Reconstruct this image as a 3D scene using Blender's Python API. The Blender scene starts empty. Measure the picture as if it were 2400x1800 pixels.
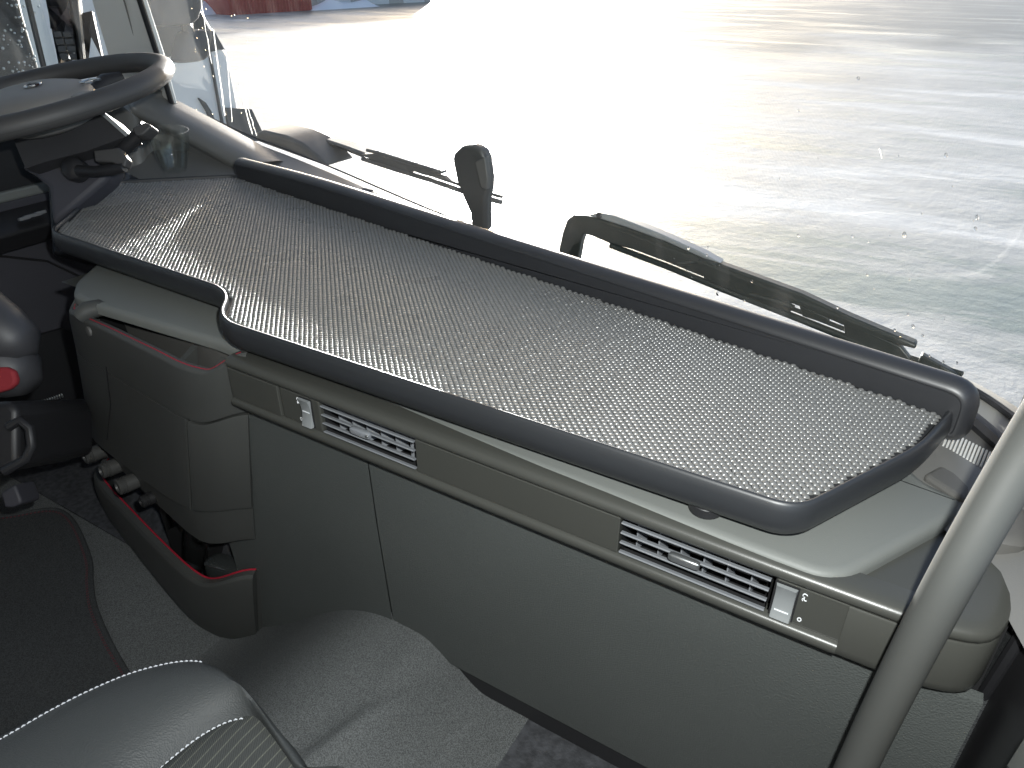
import bpy, bmesh, math, random
from mathutils import Vector, Matrix
random.seed(7)
S = bpy.context.scene
R = math.radians
CZ = 2.55                                  # camera height above the yard
# ------------------------------------------------------------------ camera
F = 1714.0                                 # focal length in pixels of a 2400 px wide frame
PITCH = math.atan(1000 / F); YAW = R(31.2)
cam = bpy.data.cameras.new('camera'); cam_o = bpy.data.objects.new('camera', cam)
S.collection.objects.link(cam_o)
cam.sensor_width = 36.0; cam.lens = 36.0 * F / 2400.0
cam.clip_start = 0.02; cam.clip_end = 2000
cam_o.location = (0, 0, CZ); cam_o.rotation_euler = (math.pi / 2 - PITCH, 0, YAW)
S.camera = cam_o
HV = Vector((-math.sin(YAW), math.cos(YAW), 0))
FW = HV * math.cos(PITCH) - Vector((0, 0, 1)) * math.sin(PITCH)
RT = Vector((math.cos(YAW), math.sin(YAW), 0)); CU = RT.cross(FW)
# ------------------------------------------------------------------ light
SUN_EL, SUN_AZ = 5.0, 33.0                # degrees above the horizon, degrees left of straight ahead
sd = Vector((-math.sin(R(SUN_AZ)) * math.cos(R(SUN_EL)), math.cos(R(SUN_AZ)) * math.cos(R(SUN_EL)), math.sin(R(SUN_EL))))
W = bpy.data.worlds.new('World'); S.world = W; W.use_nodes = True
wn = W.node_tree; bg = wn.nodes['Background']
sky = wn.nodes.new('ShaderNodeTexSky'); sky.sky_type = 'NISHITA'; sky.sun_disc = False
sky.sun_elevation = R(SUN_EL); sky.sun_rotation = R(-SUN_AZ)
sky.air_density = 0.35; sky.dust_density = 0.8; sky.ozone_density = 0.2
wn.links.new(sky.outputs[0], bg.inputs[0]); bg.inputs[1].default_value = 0.13
sl = bpy.data.lights.new('sun', 'SUN'); sl.energy = 5.0; sl.angle = R(1.5); sl.color = (1.0, 0.985, 0.965)
so = bpy.data.objects.new('sun', sl); S.collection.objects.link(so)
so.rotation_euler = sd.to_track_quat('Z', 'Y').to_euler(); so.location = (0, 0, 20)
fl = bpy.data.lights.new('camera_flash', 'POINT'); fl.energy = 12.0; fl.shadow_soft_size = 0.008; fl.color = (0.97, 1.0, 0.98)
fo = bpy.data.objects.new('camera_flash', fl); S.collection.objects.link(fo)
fo.location = Vector((0, 0, CZ)) + RT * 0.045 + CU * 0.05 - FW * 0.01
vs = S.view_settings; vs.view_transform = 'Standard'; vs.look = 'None'; vs.exposure = 1.75; vs.gamma = 1.0
vs.use_curve_mapping = False
S.cycles.use_denoising = True
S.cycles.max_bounces = 8; S.cycles.transparent_max_bounces = 12
S.cycles.caustics_reflective = False; S.cycles.caustics_refractive = False
S.cycles.sample_clamp_indirect = 4.0

# ------------------------------------------------------------------ helpers
def ray(x, y): return FW + RT * ((x - 1200) / F) - CU * ((y - 900) / F)
def aZ(x, y, z): r = ray(x, y); return r * (z / r.z)
def aY(x, y, v): r = ray(x, y); return r * (v / r.y)
def aX(x, y, v): r = ray(x, y); return r * (v / r.x)
def aD(x, y, d): return ray(x, y) * d
def lerp(a, b, t): return a + (b - a) * t
def smooth(t): t = max(0.0, min(1.0, t)); return t * t * (3 - 2 * t)

def resample(pts, n, closed=False):
    pts = [Vector(p) for p in pts]
    if closed: pts = pts + [pts[0]]
    L = [0]
    for a, b in zip(pts, pts[1:]): L.append(L[-1] + (b - a).length)
    out = []
    m = n if closed else n - 1
    for i in range(n):
        d = L[-1] * i / m; k = 0
        while k < len(L) - 2 and L[k + 1] < d: k += 1
        t = (d - L[k]) / max(1e-9, L[k + 1] - L[k])
        out.append(pts[k].lerp(pts[k + 1], t))
    return out

def spline(pts, n):
    """smooth open curve through the points"""
    pts = [Vector(p) for p in pts]
    P = [pts[0] * 2 - pts[1]] + pts + [pts[-1] * 2 - pts[-2]]
    out = []
    m = len(pts) - 1
    for i in range(n):
        u = i / (n - 1) * m; k = min(int(u), m - 1); t = u - k
        a, b, c, d = P[k:k + 4]
        out.append(0.5 * ((2 * b) + (c - a) * t + (2 * a - 5 * b + 4 * c - d) * t * t + (3 * b - a - 3 * c + d) * t ** 3))
    return out

def round_poly(pts, radii, n=7):
    """closed 2D polygon with rounded corners"""
    out = []; m = len(pts)
    for i, p in enumerate(pts):
        p = Vector(p[:2]); a = Vector(pts[i - 1][:2]); b = Vector(pts[(i + 1) % m][:2]); r = radii[i] if isinstance(radii, (list, tuple)) else radii
        u = (a - p); v = (b - p); lu, lv = u.length, v.length; u /= lu; v /= lv
        if r <= 1e-6: out.append(p); continue
        d = min(r, lu * .45, lv * .45)
        s, e = p + u * d, p + v * d
        for k in range(n):
            t = k / (n - 1); out.append(s * (1 - t) ** 2 + p * 2 * t * (1 - t) + e * t * t)
    return out

def offset_poly(pts, d):
    """offset a closed 2D polygon outwards (counter-clockwise order) by d"""
    m = len(pts); out = []
    area = sum(pts[i - 1][0] * pts[i][1] - pts[i][0] * pts[i - 1][1] for i in range(m))
    s = 1 if area > 0 else -1
    for i in range(m):
        a, p, b = pts[i - 1], pts[i], pts[(i + 1) % m]
        e1 = Vector((p[0] - a[0], p[1] - a[1])); e2 = Vector((b[0] - p[0], b[1] - p[1]))
        if e1.length < 1e-9: e1 = e2
        if e2.length < 1e-9: e2 = e1
        n1 = Vector((e1.y, -e1.x)).normalized(); n2 = Vector((e2.y, -e2.x)).normalized()
        n = (n1 + n2)
        n = n.normalized() if n.length > 1e-6 else n1
        k = 1 / max(.5, n.dot(n1))
        out.append(Vector((p[0], p[1])) + n * (d * s * k))
    return out

class MB:
    def __init__(s): s.v = []; s.f = []
    def add(s, vs, fs):
        o = len(s.v); s.v += [Vector(p) for p in vs]; s.f += [tuple(i + o for i in f) for f in fs]; return s
    def box(s, a, b):
        x0, y0, z0 = a; x1, y1, z1 = b
        return s.add([(x0,y0,z0),(x1,y0,z0),(x1,y1,z0),(x0,y1,z0),(x0,y0,z1),(x1,y0,z1),(x1,y1,z1),(x0,y1,z1)],
                     [(0,3,2,1),(4,5,6,7),(0,1,5,4),(1,2,6,5),(2,3,7,6),(3,0,4,7)])
    def obox(s, c, ax, ay, az):
        """box at c with half-axis vectors"""
        c, ax, ay, az = map(Vector, (c, ax, ay, az)); v = []
        for k in (-1, 1):
            for i, j in ((-1,-1),(1,-1),(1,1),(-1,1)): v.append(c + ax * i + ay * j + az * k)
        return s.add(v, [(0,3,2,1),(4,5,6,7),(0,1,5,4),(1,2,6,5),(2,3,7,6),(3,0,4,7)])
    def loft(s, rings, closed=True, cap0=False, cap1=False):
        n = len(rings[0]); v = [p for r in rings for p in r]; f = []
        for i in range(len(rings) - 1):
            for j in range(n if closed else n - 1):
                a = i * n + j; b = i * n + (j + 1) % n
                f.append((a, b, b + n, a + n))
        if cap0: f.append(tuple(range(n))[::-1])
        if cap1: k = (len(rings) - 1) * n; f.append(tuple(range(k, k + n)))
        return s.add(v, f)
    def tube(s, path, r, seg=12, caps=True):
        path = [Vector(p) for p in path]; n = len(path)
        rad = r if isinstance(r, (list, tuple)) else [r] * n
        t0 = (path[1] - path[0]).normalized()
        u = t0.cross(Vector((0, 0, 1)))
        if u.length < .05: u = t0.cross(Vector((1, 0, 0)))
        u.normalize(); rings = []
        for i in range(n):
            t = (path[min(i + 1, n - 1)] - path[max(i - 1, 0)]).normalized()
            u = (u - t * u.dot(t)).normalized(); w = t.cross(u)
            rings.append([path[i] + (u * math.cos(2 * math.pi * k / seg) + w * math.sin(2 * math.pi * k / seg)) * rad[i] for k in range(seg)])
        return s.loft(rings, True, caps, caps)
    def lathe(s, c, axis, prof, seg=20, caps=True):
        """prof: (distance along axis, radius)"""
        c = Vector(c); a = Vector(axis).normalized(); u = a.orthogonal().normalized(); w = a.cross(u)
        rings = [[c + a * d + (u * math.cos(2 * math.pi * k / seg) + w * math.sin(2 * math.pi * k / seg)) * r for k in range(seg)] for d, r in prof]
        return s.loft(rings, True, caps, caps)
    def prism(s, poly, off):
        poly = [Vector(p) for p in poly]; off = Vector(off)
        return s.loft([poly, [p + off for p in poly]], True, True, True)

def obj(name, mb, mat, parent=None, smooth=True, angle=35, bevel=0, seg=2, subsurf=0, recalc=True, kind=None):
    me = bpy.data.meshes.new(name)
    me.from_pydata([(p[0], p[1], p[2] + CZ) for p in mb.v], [], mb.f)
    if recalc:
        bm = bmesh.new(); bm.from_mesh(me); bmesh.ops.recalc_face_normals(bm, faces=bm.faces); bm.to_mesh(me); bm.free()
    if smooth:
        me.shade_smooth()
        me.set_sharp_from_angle(angle=R(angle))
    me.materials.append(mat)
    o = bpy.data.objects.new(name, me); S.collection.objects.link(o)
    if parent is not None:
        o.parent = parent
        if parent.type == 'EMPTY': o.matrix_parent_inverse = Matrix.Translation(-parent.location)
    if bevel:
        m = o.modifiers.new('bevel', 'BEVEL'); m.width = bevel; m.segments = seg; m.limit_method = 'ANGLE'; m.angle_limit = R(30); m.harden_normals = False
    if subsurf:
        m = o.modifiers.new('subdivision', 'SUBSURF'); m.levels = subsurf; m.render_levels = subsurf
    if kind: o['kind'] = kind
    return o

def tag(o, label, cat, group=None):
    o['label'] = label; o['category'] = cat
    if group: o['group'] = group
    return o
def thing(name, label, cat, loc, group=None):
    o = bpy.data.objects.new(name, None); S.collection.objects.link(o)
    o.location = (loc[0], loc[1], loc[2] + CZ); o.empty_display_size = .05
    return tag(o, label, cat, group)

# ------------------------------------------------------------------ materials
def node_mat(name):
    m = bpy.data.materials.new(name); m.use_nodes = True
    nt = m.node_tree; return m, nt, nt.nodes['Principled BSDF']
def plastic(name, col, rough=.5, grain=700, bump=.25, dist=.0006, var=.12, spec=.5, coarse=6, metal=0, sheen=0, grain_kind='noise', speck=None, rvar=.08):
    m, nt, b = node_mat(name); N = nt.nodes.new; L = nt.links.new
    tc = N('ShaderNodeTexCoord')
    n1 = N('ShaderNodeTexNoise'); n1.inputs['Scale'].default_value = coarse; n1.inputs['Detail'].default_value = 6
    L(tc.outputs['Object'], n1.inputs['Vector'])
    mix = N('ShaderNodeMix'); mix.data_type = 'RGBA'
    c = Vector(col)
    mix.inputs[6].default_value = (*(c * (1 - var)), 1); mix.inputs[7].default_value = (*(c * (1 + var)), 1)
    L(n1.outputs['Fac'], mix.inputs[0]); out = mix.outputs[2]
    if speck:
        n3 = N('ShaderNodeTexNoise'); n3.inputs['Scale'].default_value = speck[0]; n3.inputs['Detail'].default_value = 2
        L(tc.outputs['Object'], n3.inputs['Vector'])
        mr = N('ShaderNodeMapRange'); mr.inputs['From Min'].default_value = .35; mr.inputs['From Max'].default_value = .65
        mr.inputs['To Min'].default_value = 1 - speck[1]; mr.inputs['To Max'].default_value = 1 + speck[1]
        L(n3.outputs['Fac'], mr.inputs['Value'])
        m2 = N('ShaderNodeVectorMath'); m2.operation = 'SCALE'
        L(out, m2.inputs[0]); L(mr.outputs[0], m2.inputs['Scale']); out = m2.outputs[0]
    L(out, b.inputs['Base Color'])
    mr2 = N('ShaderNodeMapRange'); mr2.inputs['To Min'].default_value = rough - rvar; mr2.inputs['To Max'].default_value = rough + rvar
    L(n1.outputs['Fac'], mr2.inputs['Value']); L(mr2.outputs[0], b.inputs['Roughness'])
    b.inputs['Specular IOR Level'].default_value = spec; b.inputs['Metallic'].default_value = metal
    if sheen: b.inputs['Sheen Weight'].default_value = sheen
    if bump:
        if grain_kind == 'voronoi':
            g = N('ShaderNodeTexVoronoi'); g.inputs['Scale'].default_value = grain; o = g.outputs['Distance']
        else:
            g = N('ShaderNodeTexNoise'); g.inputs['Scale'].default_value = grain; g.inputs['Detail'].default_value = 3; o = g.outputs['Fac']
        L(tc.outputs['Object'], g.inputs['Vector'])
        bp = N('ShaderNodeBump'); bp.inputs['Strength'].default_value = bump; bp.inputs['Distance'].default_value = dist
        L(o, bp.inputs['Height']); L(bp.outputs[0], b.inputs['Normal'])
    return m

M_LIGHT = plastic('light_grey_plastic', (.155, .163, .153), .55, 900, .3, .0005, .05)
M_FASCIA = plastic('taupe_grey_plastic', (.055, .056, .050), .34, 1100, .15, .0004, .06)
M_LOWER = plastic('grey_green_leather_plastic', (.076, .083, .080), .55, 520, .55, .0009, .13, grain_kind='voronoi', speck=(1400, .10), coarse=4)
M_CAB = plastic('warm_grey_plastic', (.058, .060, .057), .5, 900, .25, .0005, .08)
M_TRAY = plastic('charcoal_satin_plastic', (.026, .028, .031), .42, 1500, .06, .0003, .08, spec=.6)
M_WALL = plastic('charcoal_matte_plastic', (.024, .025, .028), .44, 1500, .05, .0002, .08, spec=.9, rvar=.04)
M_MAT = plastic('ribbed_rubber', (.145, .145, .14), .28, 900, .2, .0004, .2, coarse=9, spec=1.0)
M_MATSHADE = plastic('shaded_rubber_gap', (.016, .016, .016), .6, 900, .2, .0004, .1)  # near-black base: shade in the gaps between ribs is painted in
M_BLACK = plastic('black_plastic', (.018, .018, .02), .45, 900, .2, .0004, .1)
M_WHEEL = plastic('wheel_leather', (.048, .047, .047), .58, 900, .3, .0005, .1)
M_SHROUD = plastic('shroud_plastic', (.034, .034, .037), .5, 900, .25, .0005, .1)
M_HUB = plastic('hub_plastic', (.19, .185, .178), .5, 900, .2, .0004, .06)
M_HOODTOP = plastic('hood_top_plastic', (.15, .148, .14), .45, 700, .3, .0006, .06, spec=.8)
M_HOOD = plastic('instrument_plastic', (.10, .098, .092), .55, 700, .3, .0006, .08)
M_RED = plastic('red_rubber', (.34, .010, .028), .5, 900, .15, .0004, .05)
M_REDCLOTH = plastic('red_cloth', (.20, .012, .018), .8, 600, .5, .0008, .08)
M_CARPET = plastic('felt_carpet', (.125, .13, .13), .95, 420, .8, .003, .15, spec=.1, speck=(500, .35))
M_HUMP = plastic('speckled_floor_cover', (.112, .118, .119), .8, 450, .6, .002, .12, spec=.25, speck=(650, .4))
M_FMAT = plastic('dark_floor_mat', (.055, .058, .060), .95, 600, .8, .002, .15, spec=.1, speck=(600, .3))
M_RUBBER = plastic('floor_rubber', (.05, .052, .058), .6, 300, .4, .002, .4, coarse=20, speck=(90, .3))
M_SEAT = plastic('seat_leather', (.043, .047, .048), .58, 620, .45, .0008, .08, grain_kind='voronoi')
M_STITCH = plastic('white_thread', (.62, .64, .68), .7, 800, 0)
M_STITCHR = plastic('red_thread', (.09, .02, .028), .8, 800, 0)
M_METAL = plastic('satin_silver', (.55, .57, .58), .28, 900, .05, .0002, .04, metal=.9)
M_SILVER = plastic('silver_paint', (.36, .38, .385), .35, 900, .05, .0002, .04, metal=.4)
M_SLAT = plastic('slat_plastic', (.20, .21, .225), .25, 900, .05, .0002, .05)
M_HANDLE = plastic('grey_handle_coating', (.068, .070, .066), .52, 1600, .12, .0003, .06)
M_DARK = plastic('dark_recess', (.010, .010, .011), .7, 900, .1, .0004, .1)
M_WIPER = plastic('wiper_black_metal', (.016, .022, .019), .42, 300, .3, .0008, .35, coarse=40)
M_BRACKET = plastic('bracket_plastic', (.06, .06, .058), .45, 800, .2, .0004, .08)
M_DOORPANEL = plastic('door_panel_plastic', (.045, .045, .055), .6, 600, .4, .0006, .08)
M_PILLAR = plastic('pillar_trim_cloth', (.70, .70, .67), .75, 500, .3, .0006, .05)
M_TRUCK = plastic('white_truck_paint', (.80, .80, .79), .3, 20, .0, .001, .04, coarse=3)
M_TRUCKGREY = plastic('grey_truck_plastic', (.085, .085, .085), .5, 200, .2, .001, .1)
M_CONT = plastic('red_container_paint', (.33, .03, .02), .6, 20, .2, .01, .25, coarse=1.5)
M_SHED = plastic('grey_shed_wall', (.42, .40, .36), .7, 10, .2, .01, .15, coarse=1)
M_ROOF = plastic('headliner_cloth', (.16, .155, .15), .9, 400, .2, .001, .05)
M_WHITE = plastic('white_print', (.80, .82, .84), .5, 100, 0, var=.02)

def fabric_mat():
    m, nt, b = node_mat('striped_seat_fabric'); N = nt.nodes.new; L = nt.links.new
    tc = N('ShaderNodeTexCoord'); mp = N('ShaderNodeMapping'); mp.inputs['Rotation'].default_value = (0, 0, R(-8))
    L(tc.outputs['Object'], mp.inputs['Vector'])
    w = N('ShaderNodeTexWave'); w.wave_type = 'BANDS'; w.bands_direction = 'X'; w.inputs['Scale'].default_value = 34; w.inputs['Distortion'].default_value = .2
    L(mp.outputs[0], w.inputs['Vector'])
    r = N('ShaderNodeValToRGB'); r.color_ramp.elements[0].position = .93; r.color_ramp.elements[1].position = .995
    r.color_ramp.elements[0].color = (.060, .064, .062, 1); r.color_ramp.elements[1].color = (.13, .135, .115, 1)
    L(w.outputs['Fac'], r.inputs[0]); L(r.outputs[0], b.inputs['Base Color'])
    w2 = N('ShaderNodeTexWave'); w2.wave_type = 'BANDS'; w2.bands_direction = 'DIAGONAL'; w2.inputs['Scale'].default_value = 260; w2.inputs['Distortion'].default_value = 1
    L(tc.outputs['Object'], w2.inputs['Vector'])
    bp = N('ShaderNodeBump'); bp.inputs['Strength'].default_value = .7; bp.inputs['Distance'].default_value = .001
    L(w2.outputs['Fac'], bp.inputs['Height']); L(bp.outputs[0], b.inputs['Normal'])
    b.inputs['Roughness'].default_value = .85; b.inputs['Specular IOR Level'].default_value = .2
    return m
M_FABRIC = fabric_mat()

def glass_mat(name, film, streak=True, tint=(.97, .98, .972)):
    """thin pane: clear with a Fresnel reflection and a faint dusty, streaked film on it"""
    m = bpy.data.materials.new(name); m.use_nodes = True; nt = m.node_tree; N = nt.nodes.new; L = nt.links.new
    nt.nodes.clear(); out = N('ShaderNodeOutputMaterial')
    tr = N('ShaderNodeBsdfTransparent'); tr.inputs[0].default_value = (*tint, 1)
    gl = N('ShaderNodeBsdfGlossy'); gl.inputs['Roughness'].default_value = .02
    ge = N('ShaderNodeNewGeometry'); dt = N('ShaderNodeVectorMath'); dt.operation = 'DOT_PRODUCT'
    L(ge.outputs['Incoming'], dt.inputs[0]); L(ge.outputs['Normal'], dt.inputs[1])
    def MT(op, a, b=None):
        k = N('ShaderNodeMath'); k.operation = op
        for i, q in enumerate((a, b)):
            if q is None: continue
            if isinstance(q, (int, float)): k.inputs[i].default_value = q
            else: L(q, k.inputs[i])
        return k.outputs[0]
    c_ = MT('ABSOLUTE', dt.outputs['Value']); c_ = MT('POWER', MT('SUBTRACT', 1.0, c_), 5.0)
    c_ = MT('ADD', MT('MULTIPLY', c_, .9), .03)          # Schlick reflectance, the same from both sides of the pane
    mx = N('ShaderNodeMixShader'); L(c_, mx.inputs[0]); L(tr.outputs[0], mx.inputs[1]); L(gl.outputs[0], mx.inputs[2])
    tl = N('ShaderNodeBsdfTranslucent'); tl.inputs[0].default_value = (.9, .9, .88, 1)
    tc = N('ShaderNodeTexCoord'); mp = N('ShaderNodeMapping'); mp.inputs['Scale'].default_value = (26, 26, 1.2)
    L(tc.outputs['Object'], mp.inputs['Vector'])
    n = N('ShaderNodeTexNoise'); n.inputs['Scale'].default_value = 1.0; n.inputs['Detail'].default_value = 5; L(mp.outputs[0], n.inputs['Vector'])
    mr = N('ShaderNodeMapRange'); mr.inputs['From Min'].default_value = .5; mr.inputs['From Max'].default_value = .75
    mr.inputs['To Min'].default_value = film; mr.inputs['To Max'].default_value = film * (3 if streak else 1.2)
    L(n.outputs['Fac'], mr.inputs['Value'])
    m2 = N('ShaderNodeMixShader'); L(mr.outputs[0], m2.inputs[0]); L(mx.outputs[0], m2.inputs[1]); L(tl.outputs[0], m2.inputs[2])
    L(m2.outputs[0], out.inputs[0]); return m
M_GLASS = glass_mat('windshield_glass', .006)
M_SIDEGLASS = glass_mat('side_glass', .002)
M_CLEAR = glass_mat('clear_plastic', .03)
def drop_mat():
    m, nt, b = node_mat('water_drop'); b.inputs['Transmission Weight'].default_value = 1; b.inputs['IOR'].default_value = 1.33
    b.inputs['Roughness'].default_value = .02; return m
M_DROP = drop_mat()
M_DRIP = glass_mat('dried_drip', .45, False)
def window_mat():
    m, nt, b = node_mat('truck_window_glass'); b.inputs['Base Color'].default_value = (.03, .033, .033, 1); b.inputs['Roughness'].default_value = .05
    b.inputs['Specular IOR Level'].default_value = 1.0; return m
M_WINDOW = window_mat()
def screen_mat():
    m, nt, b = node_mat('dark_screen'); b.inputs['Base Color'].default_value = (.035, .022, .02, 1); b.inputs['Roughness'].default_value = .15; return m
M_SCREEN = screen_mat()

def ground_mat():
    """packed snow and ice with bare green-grey patches, tracks and wet gloss"""
    m, nt, b = node_mat('icy_yard'); N = nt.nodes.new; L = nt.links.new
    tc = N('ShaderNodeTexCoord')
    mp = N('ShaderNodeMapping'); mp.inputs['Rotation'].default_value = (0, 0, R(-38)); mp.inputs['Scale'].default_value = (.16, .62, 1)
    L(tc.outputs['Object'], mp.inputs['Vector'])
    n = N('ShaderNodeTexNoise'); n.inputs['Scale'].default_value = 1; n.inputs['Detail'].default_value = 9; n.inputs['Roughness'].default_value = .62; n.inputs['Distortion'].default_value = .6
    L(mp.outputs[0], n.inputs['Vector'])
    r = N('ShaderNodeValToRGB'); e = r.color_ramp.elements
    e[0].position = .40; e[0].color = (.33, .37, .32, 1); e[1].position = .64; e[1].color = (.90, .88, .82, 1)
    k = e.new(.46); k.color = (.54, .54, .49, 1); k = e.new(.53); k.color = (.66, .645, .59, 1)
    L(n.outputs['Fac'], r.inputs[0])
    sx = N('ShaderNodeSeparateXYZ'); L(tc.outputs['Object'], sx.inputs[0])
    n3 = N('ShaderNodeTexNoise'); n3.inputs['Scale'].default_value = .11; n3.inputs['Detail'].default_value = 7; n3.inputs['Distortion'].default_value = 1.2
    L(tc.outputs['Object'], n3.inputs['Vector'])
    ad = N('ShaderNodeMath'); ad.operation = 'MULTIPLY_ADD'; ad.inputs[1].default_value = 46; L(n3.outputs['Fac'], ad.inputs[0]); L(sx.outputs['Y'], ad.inputs[2])
    fm = N('ShaderNodeMapRange'); fm.interpolation_type = 'SMOOTHSTEP'; fm.inputs['From Min'].default_value = 38; fm.inputs['From Max'].default_value = 62
    fm.inputs['To Min'].default_value = 0; fm.inputs['To Max'].default_value = .8; L(ad.outputs[0], fm.inputs['Value'])
    mxg = N('ShaderNodeMix'); mxg.data_type = 'RGBA'; L(fm.outputs[0], mxg.inputs[0]); L(r.outputs[0], mxg.inputs[6]); mxg.inputs[7].default_value = (.11, .125, .115, 1)
    L(mxg.outputs[2], b.inputs['Base Color'])
    rr = N('ShaderNodeMapRange'); rr.inputs['From Min'].default_value = .35; rr.inputs['From Max'].default_value = .65
    rr.inputs['To Min'].default_value = .32; rr.inputs['To Max'].default_value = .62
    L(n.outputs['Fac'], rr.inputs['Value']); L(rr.outputs[0], b.inputs['Roughness'])
    n2 = N('ShaderNodeTexNoise'); n2.inputs['Scale'].default_value = 2.2; n2.inputs['Detail'].default_value = 10; n2.inputs['Roughness'].default_value = .7
    L(tc.outputs['Object'], n2.inputs['Vector'])
    bp = N('ShaderNodeBump'); bp.inputs['Strength'].default_value = .32; bp.inputs['Distance'].default_value = .05
    L(n2.outputs['Fac'], bp.inputs['Height']); L(bp.outputs[0], b.inputs['Normal'])
    b.inputs['Specular IOR Level'].default_value = .45
    return m
M_GROUND = ground_mat()

# ================================================================== SETTING: yard outside
def sheet(name, poly, mat, kind='structure'):
    o = obj(name, MB().add(poly, [tuple(range(len(poly)))]), mat, smooth=False); o['kind'] = kind; return o
GZ = -CZ
sheet('ground', [(-600, -600, GZ), (600, -600, GZ), (600, 900, GZ), (-600, 900, GZ)], M_GROUND)

# ------------------------------------------------------------------ cab shell (roof, walls, floor)
FLOOR = -1.046; PFLOOR = -.875
WB = [  # windscreen foot in plan: x, y, z
    Vector((-1.80, .80, -.30)), aY(330, 226, 1.13), aY(597, 321, 1.17), aY(760, 384, 1.15), aY(1004, 488, 1.09), aY(1200, 560, 1.04),
    aZ(1700, 735, -.415), aZ(2120, 885, -.42), aZ(2350, 1040, -.42), Vector((.16, .66, -.42))]
wbase = spline(WB, 64)
def wtop(p): return Vector((lerp(p.x, -.82, .07), p.y - .26 - .02, .62))
m = MB().loft([[p.copy() for p in wbase], [wtop(p) for p in wbase]], False)
ws = thing('windshield', 'large curved clear windshield pane streaked with dirt and drops above the dashboard', 'windshield', (-.8, 1.1, -.42))
glass = obj('pane', m, M_GLASS, ws)
m = MB()
seal_path = [p + Vector((0, .004, -.003)) for p in wbase]
m.tube(seal_path, [lerp(.0018, .009, smooth((p.x + .35) / .3)) for p in seal_path], 8)
obj('seal', m, M_BLACK, ws)
# drops on the outside of the pane
m = MB()
def glass_point(px, py):
    r = ray(px, py); best = None
    for a, b in zip(wbase, wbase[1:]):
        ta, tb = wtop(a), wtop(b)
        from mathutils.geometry import intersect_ray_tri
        for tri in ((a, b, tb), (a, tb, ta)):
            h = intersect_ray_tri(tri[0], tri[1], tri[2], r, Vector((0, 0, 0)), True)
            if h is not None and h.length > .1:
                n = (b - a).cross(ta - a).normalized(); n = n if n.y > 0 else -n
                return h, n
    return None
def drop(mb, h, n, r, stretch=1.0):
    u = Vector((0, 0, 1)); u = (u - n * u.dot(n)).normalized(); w = n.cross(u)
    rings = []
    for d, q in ((.0015, 1), (.0015 + r * .35, .8), (.0015 + r * .5, .4), (.0015 + r * .55, .05)):
        rings.append([h + n * d + (u * math.cos(2 * math.pi * k / 8) * stretch + w * math.sin(2 * math.pi * k / 8)) * r * q for k in range(8)])
    mb.loft(rings, True, True, True)
spots = [(2287, 511, 6), (2283, 537, 6), (1997, 555, 5), (2118, 551, 6), (1870, 553, 4), (1961, 722, 4), (2138, 766, 5), (2160, 788, 5), (2095, 775, 4),
         (2208, 850, 4), (2240, 852, 4), (2176, 835, 3), (2130, 657, 3), (2126, 738, 4), (1612, 583, 5), (1680, 690, 5), (1655, 600, 4), (1760, 660, 4), (2010, 185, 5), (1870, 260, 4), (2215, 365, 5)]
for _ in range(28):
    spots.append((random.uniform(1560, 2380), random.uniform(330, 930), random.uniform(1.5, 3.2)))
for _ in range(22):
    spots.append((random.uniform(440, 600), random.uniform(20, 300), random.uniform(1.2, 2.4)))
for (x, y, r) in spots:
    g = glass_point(x, y)
    if g: drop(m, g[0], g[1], r * g[0].dot(FW) / F * .8, random.uniform(1, 1.6))
obj('water_drops', m, M_DROP, ws, kind='stuff')
m = MB()
for x0, y0, x1, y1, wd in ((470, 0, 495, 150, 1.4), (500, 70, 530, 300, 2.0), (530, 120, 545, 310, 1.6), (560, 200, 590, 315, 1.8), (575, 230, 600, 318, 1.3), (2060, 350, 2066, 372, 1.2)):
    pts = []
    for k in range(9):
        t = k / 8; g = glass_point(lerp(x0, x1, t) + random.uniform(-1.2, 1.2), lerp(y0, y1, t))
        if g: pts.append((g[0] + g[1] * .001, wd * g[0].dot(FW) / F * random.uniform(.5, 1.3)))
    if len(pts) > 2: m.tube([p for p, r in pts], [r * .7 for p, r in pts], 5)
obj('drip_trails', m, M_DRIP, ws, kind='stuff')

def struct(name, mb, mat, **k):
    o = obj(name, mb, mat, **k); o['kind'] = 'structure'; return o
# unseen shell added to shade the interior: roof with its front edge at the windscreen top, rear wall, right wall below and behind the door window
tops = [wtop(p) for p in wbase]
m = MB(); poly = [t + Vector((0, .01, .0)) for t in tops]
poly = [Vector((-1.95, -1.5, .64))] + [Vector((-1.95, .5, .64))] + [Vector((t.x, t.y, .64)) for t in poly] + [Vector((.34, .35, .64)), Vector((.34, -1.5, .64))]
m.prism(poly, (0, 0, .08)); struct('cab_roof', m, M_ROOF, smooth=False)
m = MB().box((-1.95, -1.56, -.95), (.34, -1.5, .64)); struct('cab_rear_wall', m, M_ROOF, smooth=False)
m = MB()
m.box((.30, -1.5, FLOOR), (.34, .95, -.34)); m.box((.30, -1.5, .34), (.34, .5, .64)); m.box((.30, -1.5, -.34), (.34, -.35, .34))
struct('cab_right_wall', m, M_ROOF, smooth=False)
m = MB()
m.box((-1.95, -1.5, FLOOR), (-1.90, -.62, .64)); m.box((-1.95, -.62, .36), (-1.90, .5, .64)); struct('cab_left_wall', m, M_ROOF, smooth=False)
m = MB().box((-1.95, -1.5, FLOOR - .06), (.34, 1.0, FLOOR)); struct('floor', m, M_HUMP, smooth=False)

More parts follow.
